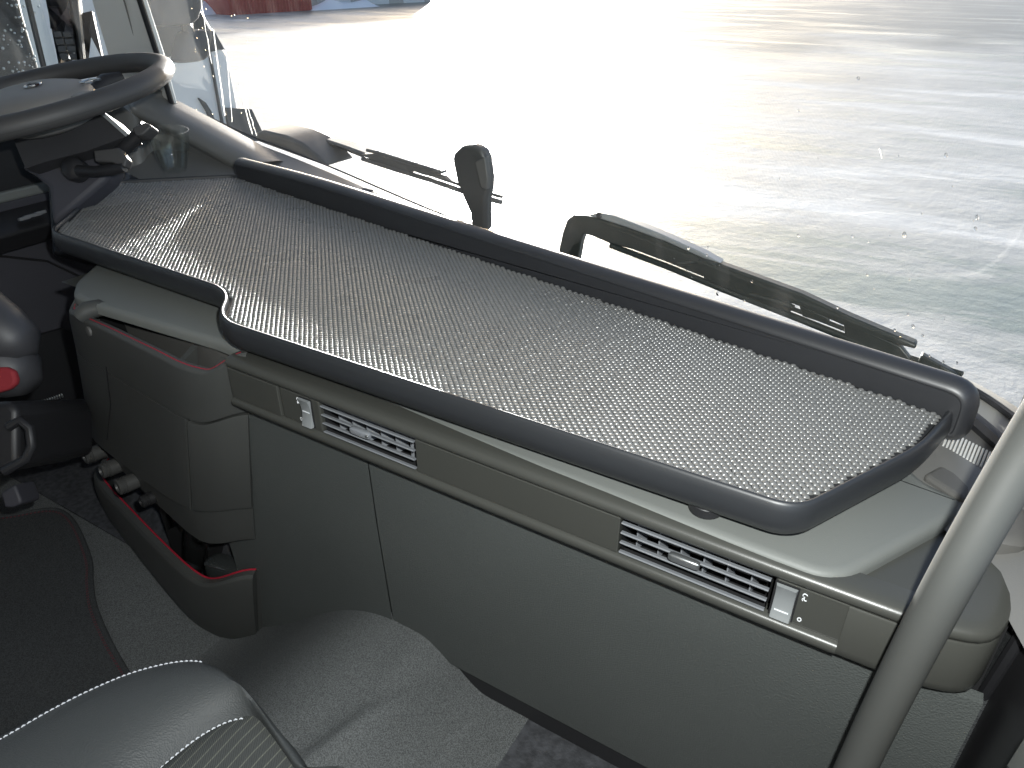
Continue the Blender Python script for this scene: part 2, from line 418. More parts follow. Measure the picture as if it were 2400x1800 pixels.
# ================================================================== NEIGHBOURING TRUCK
TX = -3.05
nt_ = thing('parked_truck', 'white truck cab parked alongside, seen through the windshield at upper left', 'truck', (TX - 1.1, 1.0, GZ))
def P2(px, py, x=TX): return aX(px, py, x)
a = P2(468, 0); b = P2(545, 133); c = P2(572, 285)
prof = [(-2.2, 1.1), (a.y - .35, 1.1), (a.y, a.z), (b.y, b.z), (c.y, c.z - .02), (c.y + .02, -1.9), (-2.2, -1.9)]
m = MB().prism([(TX, y, z) for y, z in prof], (-2.35, 0, 0))
obj('cab_body', m, M_TRUCK, nt_, bevel=.05, seg=4)
def sidepoly(name, pts, mat, proud=.012, th=.02, parent=nt_):
    return obj(name, MB().prism([P2(px, py) + Vector((proud, 0, 0)) for px, py in pts], (-th, 0, 0)), mat, parent, smooth=False)
w = sidepoly('side_window', [(250, -60), (430, -60), (505, 118), (470, 126), (375, 134), (300, 120)], M_WINDOW)
sidepoly('quarter_panel', [(470, 62), (497, 75), (520, 116), (485, 116)], M_TRUCKGREY, .02)
sidepoly('lower_trim', [(523, 252), (585, 255), (620, 330), (540, 330)], M_TRUCKGREY, .016)
mk = [(462, 229), (478, 240), (492, 262), (503, 290), (506, 312), (496, 312), (492, 290), (482, 262)]
sidepoly('curved_stripe', mk, M_TRUCKGREY, .014, .015)
sidepoly('door_seam', [(486, 118), (489, 118), (528, 330), (524, 330)], M_TRUCKGREY, .0135, .012)
# two mirror housings on arms
def rounded_block(c, ax, ay, az, n=3):
    mb = MB(); rings = []
    c, ax, ay, az = map(Vector, (c, ax, ay, az))
    for t, s_ in ((-1, .55), (-.93, .82), (-.75, .97), (0, 1), (.75, .97), (.93, .82), (1, .55)):
        ring = []
        for k in range(20):
            an = 2 * math.pi * k / 20; cx, sy = math.cos(an), math.sin(an)
            e = .5; qx = abs(cx) ** e * (1 if cx > 0 else -1); qy = abs(sy) ** e * (1 if sy > 0 else -1)
            ring.append(c + ax * qx * s_ + ay * qy * s_ + az * t)
        rings.append(ring)
    return mb.loft(rings, True, True, True)
MX = TX + .22
def mirror(px, py, hw, hh, tilt):
    c = aX(px, py, MX); sc_ = c.dot(FW) / F
    v = (CU * math.cos(tilt) - RT * math.sin(tilt)) * (-hh * sc_); u = RT * (hw * sc_)
    return c, u, v
c, u, v = mirror(417, 0, 28, 62, R(-14)); obj('mirror_housing', rounded_block(c, u, Vector((0, .09, 0)) , v), M_TRUCKGREY, nt_)
c, u, v = mirror(449, 108, 19, 38, R(-10)); obj('mirror_housing', rounded_block(c, u, Vector((0, .07, 0)), v), M_TRUCKGREY, nt_)
m = MB().tube([aX(440, -40, TX), aX(432, 30, TX + .1), aX(440, 70, MX), aX(449, 90, MX)], .025, 8); obj('mirror_arm', m, M_TRUCKGREY, nt_)
for yy in (1.55, -1.4):
    m = MB().lathe((TX - .02, yy, GZ + .5), (-1, 0, 0), [(0, .3), (0, .46), (.04, .5), (.3, .5), (.32, .45)], 28)
    w = obj('wheel', m, M_BLACK, nt_); obj('rim', MB().lathe((TX - .016, yy, GZ + .5), (-1, 0, 0), [(0, .1), (.004, .29), (.05, .28)], 24), M_SILVER, w)

# ================================================================== FAR SIDE OF THE YARD
def far(px, py): return aZ(px, py, GZ)
a, b = far(540, 36), far(735, 24)
d = (b - a).normalized(); nrm = Vector((-d.y, d.x, 0))
m = MB(); L_ = (b - a).length; n = 26; poly = []
for i in range(n):
    for q, o_ in ((0, 0), (.3, 0), (.5, .06), (.8, .06)): poly.append(a + d * (L_ * (i + q) / n) + nrm * o_)
poly += [b + nrm * 2.4, a + nrm * 2.4]
m.prism(poly, (0, 0, 1.35))
tag(obj('shipping_container', m, M_CONT, smooth=False), 'rust red open container at the far edge of the yard', 'container')
a, b = far(745, 17), far(1010, 4); d = (b - a).normalized(); nrm = Vector((-d.y, d.x, 0))
sh = thing('storage_shed', 'long pale grey low shed beside the red container across the yard', 'shed', (a + b) / 2)
m = MB().prism([a, b, b + nrm * 6, a + nrm * 6], (0, 0, 1.2)); obj('wall', m, M_SHED, sh, smooth=False)
for i in range(3):
    p = a.lerp(b, (i + .2) / 3); q = a.lerp(b, (i + .8) / 3)
    obj('door', MB().prism([p - nrm * .04, q - nrm * .04, q - nrm * .0, p - nrm * .0], (0, 0, 1.0)), M_PILLAR, sh, smooth=False)
m = MB().prism([a - nrm * .3 - d * .3 + Vector((0, 0, 1.2)), b - nrm * .3 + d * .3 + Vector((0, 0, 1.2)), b + nrm * 6.3 + d * .3 + Vector((0, 0, 1.2)), a + nrm * 6.3 - d * .3 + Vector((0, 0, 1.2))], (0, 0, .25)); obj('roof', m, M_SHED, sh, smooth=False)
m = MB()
def bank(mb, p0, p1, h, w_):
    d = p1 - p0; n = max(6, int(d.length / .8)); nn = Vector((-d.y, d.x, 0)).normalized(); rings = []
    for i in range(n + 1):
        t = i / n; c = p0 + d * t; hh = h * (math.sin(math.pi * t) ** .4) * random.uniform(.6, 1.25) + .01
        rings.append([c + nn * (w_ * q) + Vector((0, 0, max(0, hh * z * random.uniform(.85, 1.15)) - .02)) for q, z in ((-1, 0), (-.7, .5), (-.3, .9), (.1, 1), (.5, .7), (1, 0))])
    mb.loft(rings, False)
def snow_mat():
    m, nt, b = node_mat('snow'); b.inputs['Base Color'].default_value = (.86, .87, .88, 1); b.inputs['Roughness'].default_value = .7; return m
M_SNOW = snow_mat()
bank(m, far(715, 24), far(880, 14), .45, .7)
tag(obj('snow_bank', m, M_SNOW), 'low ploughed ridge of snow in front of the far shed', 'snow bank')
m = MB(); bank(m, far(300, 45), far(560, 26), .7, 1.0)
tag(obj('snow_bank', m, M_SNOW), 'ploughed ridge of snow left of the red container', 'snow bank')

# ================================================================== DASHBOARD
dash = thing('dashboard', 'grey truck dashboard with air vents and pale shelf carrying the black tray', 'dashboard', (-.5, .6, FLOOR))
def tilt(x): return .014 * max(0.0, min(.75, -(x + .04)))
# pale shelf under the tray
pts = [aZ(222, 619, -.435), aZ(176, 660, -.435), aZ(168, 689, -.435), aZ(214, 712, -.435), aZ(502, 797, -.435), aZ(1200, 1073, -.435),
       aZ(1800, 1301, -.435), aZ(1965, 1362, -.435), aZ(2238, 1213, -.435), aZ(2268, 1172, -.435), aZ(2150, 1120, -.435), Vector((0, .80, 0)), Vector((-1.2, .84, 0))]
outl = round_poly([(p.x, p.y) for p in pts], [.015, .01, .015, .01, .01, .01, .01, .07, .02, .01, .02, .01, .01], 8)
def ring2(poly, z): return [Vector((p[0], p[1], z)) for p in poly]
m = MB().loft([ring2(outl, -.4495), ring2(outl, -.4425), ring2(offset_poly(outl, -.0012), -.4385), ring2(offset_poly(outl, -.004), -.4355), ring2(offset_poly(outl, -.010), -.4345)], True, False, True)
obj('shelf', m, M_LIGHT, dash, angle=50)
# raised shoulder on the right end of the shelf
m = MB().prism([aZ(168, 689, -.437) + Vector((.001, .004, 0)), aZ(222, 619, -.437) + Vector((.001, 0, 0)), Vector((-1.19, .80, -.437)), Vector((-1.19, .80, -.62)), Vector((-1.125, .545, -.62))], (.02, 0, 0))
obj('side_panel', m, M_LIGHT, dash, smooth=False)
# deck round the shelf, path of the front edge in plan
front = [Vector((x, .5)) for x in sorted([-.72 + (.775) * i / 38 for i in range(39)] + [aY(1972, 1450, .5).x + .003])] + spline([(.055, .5, 0), (.085, .503, 0), (.112, .514, 0), (.124, .545, 0), (.128, .60, 0), (.13, .74, 0)], 18)[1:]
front = [Vector((p[0], p[1])) for p in front]
def fnorm(i):
    a = front[max(0, i - 1)]; b = front[min(len(front) - 1, i + 1)]; t = (b - a).normalized(); return Vector((t.y, -t.x))
def sweep(prof, i0=0, i1=None, ztilt=True):
    rings = []
    for i in range(i0, (i1 if i1 is not None else len(front) - 1) + 1):
        n = fnorm(i); p = front[i]
        rings.append([Vector((p.x + n.x * o, p.y + n.y * o, z + (tilt(p.x) if ztilt else 0))) for o, z in prof])
    return MB().loft(rings, False)
deck = [Vector((p.x, p.y, -.4475)) - Vector((fnorm(i).x, fnorm(i).y, 0)) * .010 for i, p in enumerate(front)] + [Vector((.13, .80, -.4475)), Vector((-.9, 1.02, -.4475)), Vector((-1.18, .98, -.4475)), Vector((-1.18, .56, -.4475)), Vector((-.72, .56, -.4475))]
obj('deck', MB().add(deck, [tuple(range(len(deck)))]), M_FASCIA, dash, smooth=False)
iE = min(range(len(front)), key=lambda i: abs(front[i].x - (aY(1972, 1450, .5).x + .003)) + (9 if front[i].y > .55 else 0))
obj('upper_rail', sweep([(-.030, -.4405), (-.012, -.4385), (-.004, -.4395), (-.0006, -.4415), (.0012, -.4445), (.0012, -.448), (-.0005, -.4515), (-.006, -.4525)]), M_FASCIA, dash, angle=60)
obj('lower_rail', sweep([(-.006, -.4955), (.0005, -.4965), (.0032, -.4985), (.0042, -.5020), (.0034, -.5060), (.000, -.5095), (-.006, -.5105), (-.03, -.5105)], 0, iE), M_FASCIA, dash, angle=60)
FZ0, FZ1 = -.4523, -.4957
def face(name, x0, x1, y, parent=dash, mat=M_FASCIA, th=.02, bev=.0012, inset=.0):
    t0, t1 = tilt(x0), tilt(x1)
    v = [(x0, y, FZ1 + t0), (x1, y, FZ1 + t1), (x1, y, FZ0 + t1), (x0, y, FZ0 + t0)]
    return obj(name, MB().prism(v, (0, th, 0)), mat, parent, smooth=False, bevel=bev)
V1 = (aY(752, 960, .5).x, aY(970, 1060, .5).x); V2 = (aY(1455, 1250, .5).x, aY(1800, 1390, .5).x)
C1x = aY(655, 930, .5).x; C2x = aY(1972, 1450, .5).x
face('fascia_panel', -.72, C1x - .002, .4995)
face('fascia_panel', V1[1] + .002, V2[0] - .002, .5005)
i0 = min(range(len(front)), key=lambda i: abs(front[i].x - (C2x + .003)) + (9 if front[i].y > .55 else 0))
obj('end_panel', sweep([(-.02, FZ0), (-.0003, FZ0 - .0003), (.0008, FZ0 - .002), (.0012, -.500), (.0005, -.507), (-.002, -.5105), (-.02, -.512)], i0), M_FASCIA, dash)
# air vents
def vent(x0, x1, silver):
    v = thing_part('air_vent', x0, x1)
    t = tilt((x0 + x1) / 2)
    for k in range(4):
        z = FZ0 - .0035 - k * .0118 + t
        mb = MB(); zz0, zz1 = z + tilt(x0) - t, z + tilt(x1) - t
        pr = [(.4994, .0004), (.4988, -.0008), (.4994, -.0019), (.5035, -.0024), (.5035, -.0006)]
        mb.loft([[Vector((x0, y, zz0 + dz)) for y, dz in pr], [Vector((x1, y, zz1 + dz)) for y, dz in pr]], True, True, True)
        obj('slat', mb, M_SLAT, v, angle=25)
    for k in range(6):
        x = lerp(x0, x1, (k + .6) / 6.3)
        obj('vane', MB().obox((x, .524, (FZ0 + FZ1) / 2 + t), (.0007, 0, 0), (.002, .008, 0), (0, 0, .022)), M_SLAT, v, smooth=False)
    xc = lerp(x0, x1, .46); z = FZ0 - .0035 - 1 * .0118 + t - .0012
    mb = rounded_block((xc, .4965, z), (0, .0035, 0), (0, 0, .0042), (.0145, 0, 0))
    obj('tab', mb, M_METAL if silver else M_SLAT, v)
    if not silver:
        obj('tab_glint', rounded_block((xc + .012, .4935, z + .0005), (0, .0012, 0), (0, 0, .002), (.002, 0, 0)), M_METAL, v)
def thing_part(name, x0, x1):
    t0, t1 = tilt(x0), tilt(x1); y0, y1 = .5045, .545
    mb = MB(); zt, zb = FZ0 + .003, FZ1 - .003
    f = [Vector((x0, y0, zb + t0)), Vector((x1, y0, zb + t1)), Vector((x1, y0, zt + t1)), Vector((x0, y0, zt + t0))]
    b = [p + Vector((0, y1 - y0, 0)) for p in f]
    mb.loft([f, b], True, False, True)
    return obj(name, mb, M_DARK, dash, smooth=False, recalc=False)
vent(*V1, False); vent(*V2, True)
# control plates with thumb wheels and printed symbols
def plate(x0, x1, wx0, wx1, sx, flip):
    p = face('control_plate', x0, x1, .5015, th=.018, bev=.002); t = tilt((x0 + x1) / 2)
    zc = (FZ0 + FZ1) / 2 + t; h = .0185
    mb = MB(); rings = []
    for k in range(13):
        q = -1 + 2 * k / 12
        y = .4995 - .0038 * q * q; z = zc + h * q
        rings.append([Vector((wx0, y + .004, z)), Vector((wx0 + .0008, y + .0004, z)), Vector((wx0 + .002, y, z)), Vector((wx1 - .002, y, z)), Vector((wx1 - .0008, y + .0004, z)), Vector((wx1, y + .004, z))])
    mb.loft(rings, False)
    # rings run bottom to top; close the ends with flat caps
    mb.add(rings[0], [(0, 1, 2, 3, 4, 5)]); mb.add(rings[-1], [(5, 4, 3, 2, 1, 0)])
    obj('thumb_wheel', mb, M_SILVER, p, angle=50)
    obj('wheel_slot', MB().box((wx0 - .0012, .5005, zc - h - .001), (wx1 + .0012, .503, zc + h + .001)), M_DARK, p, smooth=False)
    zt = zc + (-.010 if flip else .001)
    obj('tick_mark', MB().box((wx0 + .003, .4988 - .0038 * ((zt - zc) / h) ** 2, zt - .0004), (wx1 - .003, .5002, zt + .0004)), M_WHITE, p, smooth=False)
    # zero
    c = Vector((sx, .5010, zc - .0135)); rings = []
    for k in range(16):
        a = 2 * math.pi * k / 16; rings.append([c + Vector((math.cos(a) * r * .8, -.0002, math.sin(a) * r * 1.1)) for r in (.0012, .0023)])
    mb = MB(); mb.loft(rings + [rings[0]], False); obj('zero_mark', mb, M_WHITE, p, smooth=False)
    # air-flow symbol: two small curled blades and a bar
    mb = MB(); c = Vector((sx, .5008, zc + .0125))
    for dx, dz, s_, rot in ((-.0006, .0016, 1, 0.5), (.0008, -.0014, 1, 2.2), (-.0008, -.0030, .7, 1.2)):
        path = [c + Vector((dx + s_ * .0021 * math.cos(rot + q) * (1 - q * .10), 0, dz + s_ * .0021 * math.sin(rot + q))) for q in [i * .45 for i in range(8)]]
        mb.tube(path, .00042, 5)
    obj('airflow_mark', mb, M_WHITE, p)
plate(C1x, V1[0] - .004, aY(706, 960, .5).x, aY(730, 965, .5).x, aY(696, 930, .5).x, False)
plate(V2[1] + .004, C2x + .006, aY(1812, 1400, .5).x, aY(1862, 1420, .5).x, aY(1882, 1420, .5).x, True)
# lower knee panels
def lower(x0, x1, name='knee_panel'):
    rows = [(-.5185, .5190), (-.54, .5195), (-.62, .5215), (-.72, .526), (-.837, .532)]
    if x0 < -.6: rows[-1] = (-1.01, .536); rows.insert(-1, (-.84, .531))
    mb = MB(); n = 14
    rings = [[Vector((lerp(x0, x1, i / n), y, z)) for i in range(n + 1)] for z, y in rows]
    back = [[p + Vector((0, .012, 0)) for p in r] for r in rings]
    fr = [r for r in rings] + [r for r in back[::-1]] + [rings[0]]
    mb.loft(fr, False)
    return obj(name, mb, M_LOWER, dash, angle=40)
SX = aY(860, 1098, .516).x
lower(-.86, SX - .0008); lower(SX + .0008, .128)
obj('kick_strip', MB().box((-.50, .538, PFLOOR - .02), (.13, .56, -.835)), M_BLACK, dash, smooth=False, bevel=.003)
obj('knee_backing', MB().box((-1.1, .56, FLOOR - .01), (.13, .60, -.46)), M_DARK, dash, smooth=False)
# deck between tray and windscreen
r1 = [p + Vector((0, -.004, -.012)) for p in wbase]
r0 = []
for p in wbase:
    k = smooth((p.x + .15) / .25)
    r0.append(Vector((lerp(p.x, p.x - .02, k), p.y - lerp(.26, .16, k), -.4435)))
rm = [a.lerp(b, .55) + Vector((0, 0, .012)) for a, b in zip(r0, r1)]
obj('defrost_deck', MB().loft([r0, rm, r1], False), M_HOODTOP, dash, angle=60)
# ribbed grille and step at the right end
g = aZ(2225, 1045, -.425); 
gr = obj('defrost_grille', MB().prism([aZ(2205, 1050, -.432), aZ(2290, 1000, -.432), aZ(2345, 1080, -.432), aZ(2330, 1118, -.432), aZ(2225, 1075, -.432)], (0, 0, .004)), M_HOOD, dash, smooth=False)
for k in range(16):
    t = k / 15; p = aZ(lerp(2210, 2330, t), lerp(1046, 1112, t), -.426); q = aZ(lerp(2225, 2345, t), lerp(1012, 1072, t), -.426)
    obj('rib', MB().tube([p, p.lerp(q, .5) + Vector((0, 0, .0012)), q], .0011, 6), M_PILLAR, gr)
obj('end_step', MB().prism([aZ(2165, 1110, -.43), aZ(2205, 1088, -.43), aZ(2290, 1130, -.43), aZ(2262, 1172, -.43)], (0, 0, -.02)), M_HOOD, dash, smooth=False, bevel=.004)
# instrument hood in front of the driver
edge = spline([Vector((-1.80, .90, -.235)), aY(250, 205, .97), aY(322, 238, 1.02), aY(440, 300, 1.045), aY(560, 366, 1.06), aY(600, 388, 1.06)], 30)
offs = [(0, .10, -.012), (0, .06, -.002), (0, .02, .003), (0, .004, -.001), (0, -.008, -.010), (0, -.010, -.024), (0, .004, -.040), (0, .02, -.055), (0, .012, -.16), (0, -.02, -.30)]
m = MB().loft([[p + Vector(o) for p in edge] for o in offs], False)
obj('instrument_hood', m, M_HOODTOP, dash, angle=60)

# ================================================================== TRAY
T = -.385
tray = thing('dashboard_tray', 'long charcoal tray with ribbed grey mat lying across the dashboard', 'tray', (-.6, .75, -.43))
tp = [aZ(1874, 1197, T), aZ(2166, 1046, T), aZ(2240, 962, T), aZ(559, 408, T), aZ(250, 424, T), aZ(112, 541, T), aZ(534, 680, T), aZ(503, 748, T)]
tp = [(p.x, p.y) for p in tp]
def tray_outline(n=9):
    return round_poly(tp, [.024, .026, .012, .02, .035, .03, .042, .045], n)
to = tray_outline()
def R_(o, z): return ring2(offset_poly(to, o), T + z)
m = MB().loft([R_(-.0075, -.0085), R_(-.0062, -.0080), R_(-.0052, -.0015), R_(-.0042, .0006), R_(-.0026, .0012), R_(-.0010, .0004), R_(.0004, -.0016), R_(.0020, -.0080),
               R_(.0028, -.0160), R_(.0020, -.0240), R_(-.0010, -.0310), R_(-.0060, -.0360), R_(-.0130, -.0385), R_(-.022, -.0392)], True, True, True)
obj('tray_body', m, M_TRAY, tray, angle=60)
# raised rear wall with a rolled edge, standing along the back of the tray
A = aZ(2240, 962, T); B = aZ(559, 408, T)
ub = Vector((B.x - A.x, B.y - A.y, 0)); LB = ub.length; ub.normalize(); nb = Vector((ub.y, -ub.x, 0)); nb = nb if nb.y > 0 else -nb
def wall_pt(u, z, d): return A + ub * u + nb * (d - .0080) + Vector((0, 0, z))
HW = .0405
el = round_poly([(-.017, -.036), (LB + .010, -.036), (LB + .010, HW - .008), (LB - .25, HW - .0005), (.20, HW - .0075), (-.017, HW - .0085)], [.02, .01, .020, .1, .1, .040], 9)
rings = []
for ins, d in ((.0138, .0012), (.0128, .0012), (.0121, .0002), (.0110, .0), (.0078, .0012), (.0046, .0042), (.0022, .0080), (.0006, .0122), (0, .0165), (.0012, .0210), (.0045, .0245), (.010, .0260)):
    rings.append([wall_pt(p[0], p[1], d) for p in offset_poly(el, -ins)])
m = MB().loft(rings, True, True, True)
obj('back_wall', m, M_WALL, tray, angle=50)
# mat: base sheet and thousands of half-round ribs set out on a skewed grid
mo = offset_poly(to, -.0078)
def inside(x, y, poly):
    c = False; n = len(poly)
    for i in range(n):
        a, b = poly[i - 1], poly[i]
        if (a[1] > y) != (b[1] > y) and x < (b[0] - a[0]) * (y - a[1]) / (b[1] - a[1]) + a[0]: c = not c
    return c
mat_o = obj('ribbed_mat', MB().loft([ring2(mo, T - .0085), ring2(mo, T - .0062)], True, True, True), M_MATSHADE, tray, smooth=False)
inner = offset_poly(to, -.0095)
va = Vector((math.cos(R(28.5)), math.sin(R(28.5)))) * .0060
vb = Vector((math.cos(R(134.5)), math.sin(R(134.5)))) * .0057
ea, eb = va.normalized(), vb.normalized()
perp = Vector((-ea.y, ea.x))
m = MB(); cx0, cy0 = -.65, .75; zb = T - .0066
prof_b = [(-.50, .0), (-.42, .42), (-.20, .74), (.12, .95), (.38, 1.0), (.50, .0)]
vs_all, fs_all = [], []
for i in range(-190, 190):
    for j in range(-190, 190):
        x = cx0 + va.x * i + vb.x * j + random.gauss(0, .00012); y = cy0 + va.y * i + vb.y * j + random.gauss(0, .00012)
        if not (-1.46 < x < .09 and .48 < y < 1.02): continue
        if not inside(x, y, inner): continue
        h = .0032 * random.uniform(.85, 1.12); o = len(vs_all); sx_ = .00300 * random.uniform(.94, 1.04); n = 7
        # half barrel: arched across the row direction, rounded along the column direction
        for (q, hz) in prof_b:
            for k in range(n):
                a = math.pi * k / (n - 1); ww = -math.cos(a)
                hh = .34 + .66 * math.sin(a) ** .75
                px_ = x + ea.x * sx_ * ww + eb.x * .0041 * q * (1 - .25 * ww * ww); py_ = y + ea.y * sx_ * ww + eb.y * .0041 * q * (1 - .25 * ww * ww)
                vs_all.append((px_, py_, zb + h * hh * hz))
        for r_ in range(len(prof_b) - 1):
            for k in range(n - 1):
                a = o + r_ * n + k; fs_all.append((a, a + 1, a + n + 1, a + n))
mb = MB(); mb.v = vs_all; mb.f = fs_all
print('ribs', len(fs_all) // 30)
obj('rib_field', mb, M_MAT, mat_o, recalc=False, angle=180, kind='stuff')
# foot under the front right of the tray
c = aZ(1655, 1190, -.432)
pts = [c + Vector((math.cos(math.pi + math.pi * k / 12) * .016, math.sin(math.pi + math.pi * k / 12) * .017, 0)) for k in range(13)] + [c + Vector((.016, .03, 0)), c + Vector((-.016, .03, 0))]
obj('support_foot', MB().prism(pts, (0, 0, .010)), M_BLACK, tray, bevel=.001)

# ================================================================== STORAGE CONSOLE
con = thing('storage_console', 'dark grey storage console with red trimmed pocket below the pale shelf end', 'console', (-.9, .48, FLOOR))
K0 = spline([(-1.10, .545, 0), (-1.065, .506, 0), (-.95, .497, 0), (-.85, .490, 0), (-.80, .4855, 0), (-.765, .487, 0), (-.732, .496, 0), (-.700, .516, 0)], 36)
K1 = spline([(-1.215, .54, 0), (-1.172, .50, 0), (-1.02, .458, 0), (-.88, .424, 0), (-.82, .412, 0), (-.78, .410, 0), (-.74, .416, 0), (-.700, .434, 0)], 36)
def kz(i, z, out=0.0):
    t = (-.43 - z) / .44; s_ = t / (1.2 - .2 * t)
    def q(k): return K0[k].lerp(K1[k] * 1.2, s_)
    p = q(i); d = (q(min(35, i + 1)) - q(max(0, i - 1))).normalized(); n = Vector((d.y, -d.x, 0))
    return Vector((p.x, p.y, -.43 - .614 * s_)) + n * out
def shell(name, zs, i0=0, i1=35, parent=con, mat=M_CAB, th=.010, ztop=None, bev=.0015, out0=0.0):
    """curved panel following the console front; zs rows from the top, closed with an inner skin"""
    rows = []
    for k, (z, out) in enumerate(zs):
        rows.append([kz(i, (z(i) if callable(z) else z), out + out0) for i in range(i0, i1 + 1)])
    inner_ = [[kz(i, (z(i) if callable(z) else z), out + out0 - th) for i in range(i0, i1 + 1)] for z, out in zs]
    n = i1 - i0 + 1; mb = MB(); allr = rows + inner_[::-1]
    mb.loft(allr + [rows[0]], False)
    # end caps
    for e in (0, n - 1):
        mb.add([r[e] for r in allr], [tuple(range(len(allr)))])
    return obj(name, mb, mat, parent, angle=40, bevel=bev)
def lip(i): return -.452 + .014 * smooth((4 - i) / 4) + .026 * smooth((i - 27) / 8)
def seam1(i): return -.505 - .020 * smooth((35 - i) / 10)
shell('upper_shell', [(lip, -.004), (lambda i: lip(i) - .003, 0), (lambda i: lip(i) - .02, .0015), (lambda i: (lip(i) + seam1(i)) / 2, .001), (lambda i: seam1(i), 0)])
iv = 23
shell('door_panel', [(lambda i: seam1(i) - .0025, .0005), (lambda i: seam1(i) - .006, .0018), (-.58, .0018), (lambda i: -.640 - .02 * smooth((35 - i) / 14), .0018), (lambda i: -.645 - .02 * smooth((35 - i) / 14), 0)], iv, 35)
shell('side_skin', [(lambda i: seam1(i) - .001, 0), (-.60, 0), (lambda i: -.665 - .03 * smooth((iv - i) / 20), 0)], 0, iv - 1)
def z_band1(i): return -.700 - .02 * smooth((35 - i) / 12)
shell('lower_band', [(lambda i: -.647 - .02 * smooth((35 - i) / 14), -.004), (lambda i: (z_band1(i) - .66) / 2, -.006), (z_band1, -.010)], 8, 35)
def bin_top(i): return -.747 - .030 * smooth((35 - i) / 11) - .012 * smooth((20 - i) / 18)
lb = shell('lower_bin', [(lambda i: bin_top(i), .004), (lambda i: bin_top(i) - .004, .008), (lambda i: bin_top(i) - .02, .009), (lambda i: (bin_top(i) - .87) / 2, .007), (-.862, .002), (-.874, -.006)], 0, 35, th=.014)
m = MB().tube([kz(i, bin_top(i) + .0005, -.0075) for i in range(0, 36)], .0017, 8); obj('red_trim', m, M_RED, lb)
# inside of the bin: back wall and tray floor
m = MB(); m.loft([[kz(i, -.66, -.075) for i in range(2, 36)], [kz(i, -.83, -.065) for i in range(2, 36)], [kz(i, -.85, -.008) for i in range(2, 36)]], False)
obj('bin_liner', m, M_RUBBER, lb)
# right-hand side wall closing the console against the knee panel
rows = [(-.44, 0), (-.50, -.004), (-.60, -.004), (-.70, -.016), (-.702, -.06), (-.745, -.06), (-.75, -.010), (-.80, -.006), (-.868, -.006)]
m = MB(); fr_ = [kz(35, z, o) + Vector((.001, 0, 0)) for z, o in rows]; bk = [Vector((p.x, .545, p.z)) for p in fr_]
m.loft([fr_, bk, [p + Vector((-.006, 0, 0)) for p in bk], [p + Vector((-.006, 0, 0)) for p in fr_]], False)
obj('side_wall', m, M_CAB, con, smooth=False)
# pocket at the top
m = MB(); m.loft([[kz(i, lip(i) - .004, -.009) for i in range(1, 35)], [kz(i, -.535, -.012) for i in range(1, 35)], [kz(i, -.54, -.05) for i in range(1, 35)], [kz(i, -.452, -.055) for i in range(1, 35)]], False)
pk = obj('pocket_liner', m, M_HOOD, con, angle=30)
m = MB().tube([kz(i, lip(i) - .001, -.0075) for i in range(3, 35)], .0016, 8); obj('red_trim', m, M_RED, con)
for i in (16, 25):
    obj('divider', MB().prism([kz(i, -.48, -.014), kz(i, -.532, -.014), kz(i, -.532, -.05), kz(i, -.456, -.05)], (.010, 0, 0)), M_CAB, pk, smooth=False)
# left shoulder roll of the console
m = MB().tube([aY(186, 742, .505), aY(205, 728, .515), aY(232, 722, .528), aY(262, 724, .535)], [.012, .014, .013, .009], 12); obj('shoulder', m, M_CAB, con)
obj('seam_groove', MB().tube([kz(9, -.515, .0003), kz(9, -.58, .0003), kz(8, -.66, .0003)], .0011, 6), M_DARK, con)
obj('screw_cap', MB().lathe(aY(211, 776, .503), (-.2, -1, .1), [(0, .0075), (.003, .0075), (.004, .005)], 16), M_HOOD, con)
# sockets in the gap above the bin
def knob(px, py, y, r, mat, cap):
    c = aY(px, py, y); ax = Vector((-.15, -.98, .10)).normalized()
    k = obj('socket', MB().lathe(c, ax, [(-.02, r * .95), (0, r), (.004, r * 1.02), (.0045, r * .92), (.009, r), (.0095, r * .9), (.014, r * .97), (.016, r * .8), (.0165, r * .55), (.012, r * .45)], 24), mat, con, angle=30)
    obj('socket_cap', MB().lathe(c, ax, [(.010, r * .42), (.0135, r * .40), (.014, r * .2)], 16), cap, k)
knob(218, 1064, .555, .0150, M_BRACKET, M_DARK); knob(258, 1097, .535, .0148, M_BRACKET, M_DARK); knob(297, 1134, .516, .0150, M_BRACKET, M_DARK)
knob(352, 1168, .514, .011, M_DARK, M_RED)
# things in the bin: dark glossy case and folded sheet
c = kz(27, -.79, -.045)
m = rounded_block(c, (.045, .01, 0), (-.004, .018, 0), (0, 0, .03)); tag(obj('phone_case', m, M_WINDOW), 'glossy black case standing in the red trimmed lower bin', 'case')
m = MB(); rings = []
for k in range(9):
    t = k / 8; rings.append([kz(int(12 + 8 * t), -.80 + .035 * math.sin(t * 6), -.03 - .012 * math.sin(t * 9)), kz(int(12 + 8 * t), -.74 + .012 * math.sin(t * 5 + 1), -.045)])
m.loft(rings, False); sh_ = obj('plastic_bag', m, M_CLEAR); tag(sh_, 'crumpled clear plastic bag lying in the lower bin', 'bag')
sm = sh_.modifiers.new('solid', 'SOLIDIFY'); sm.thickness = .0008

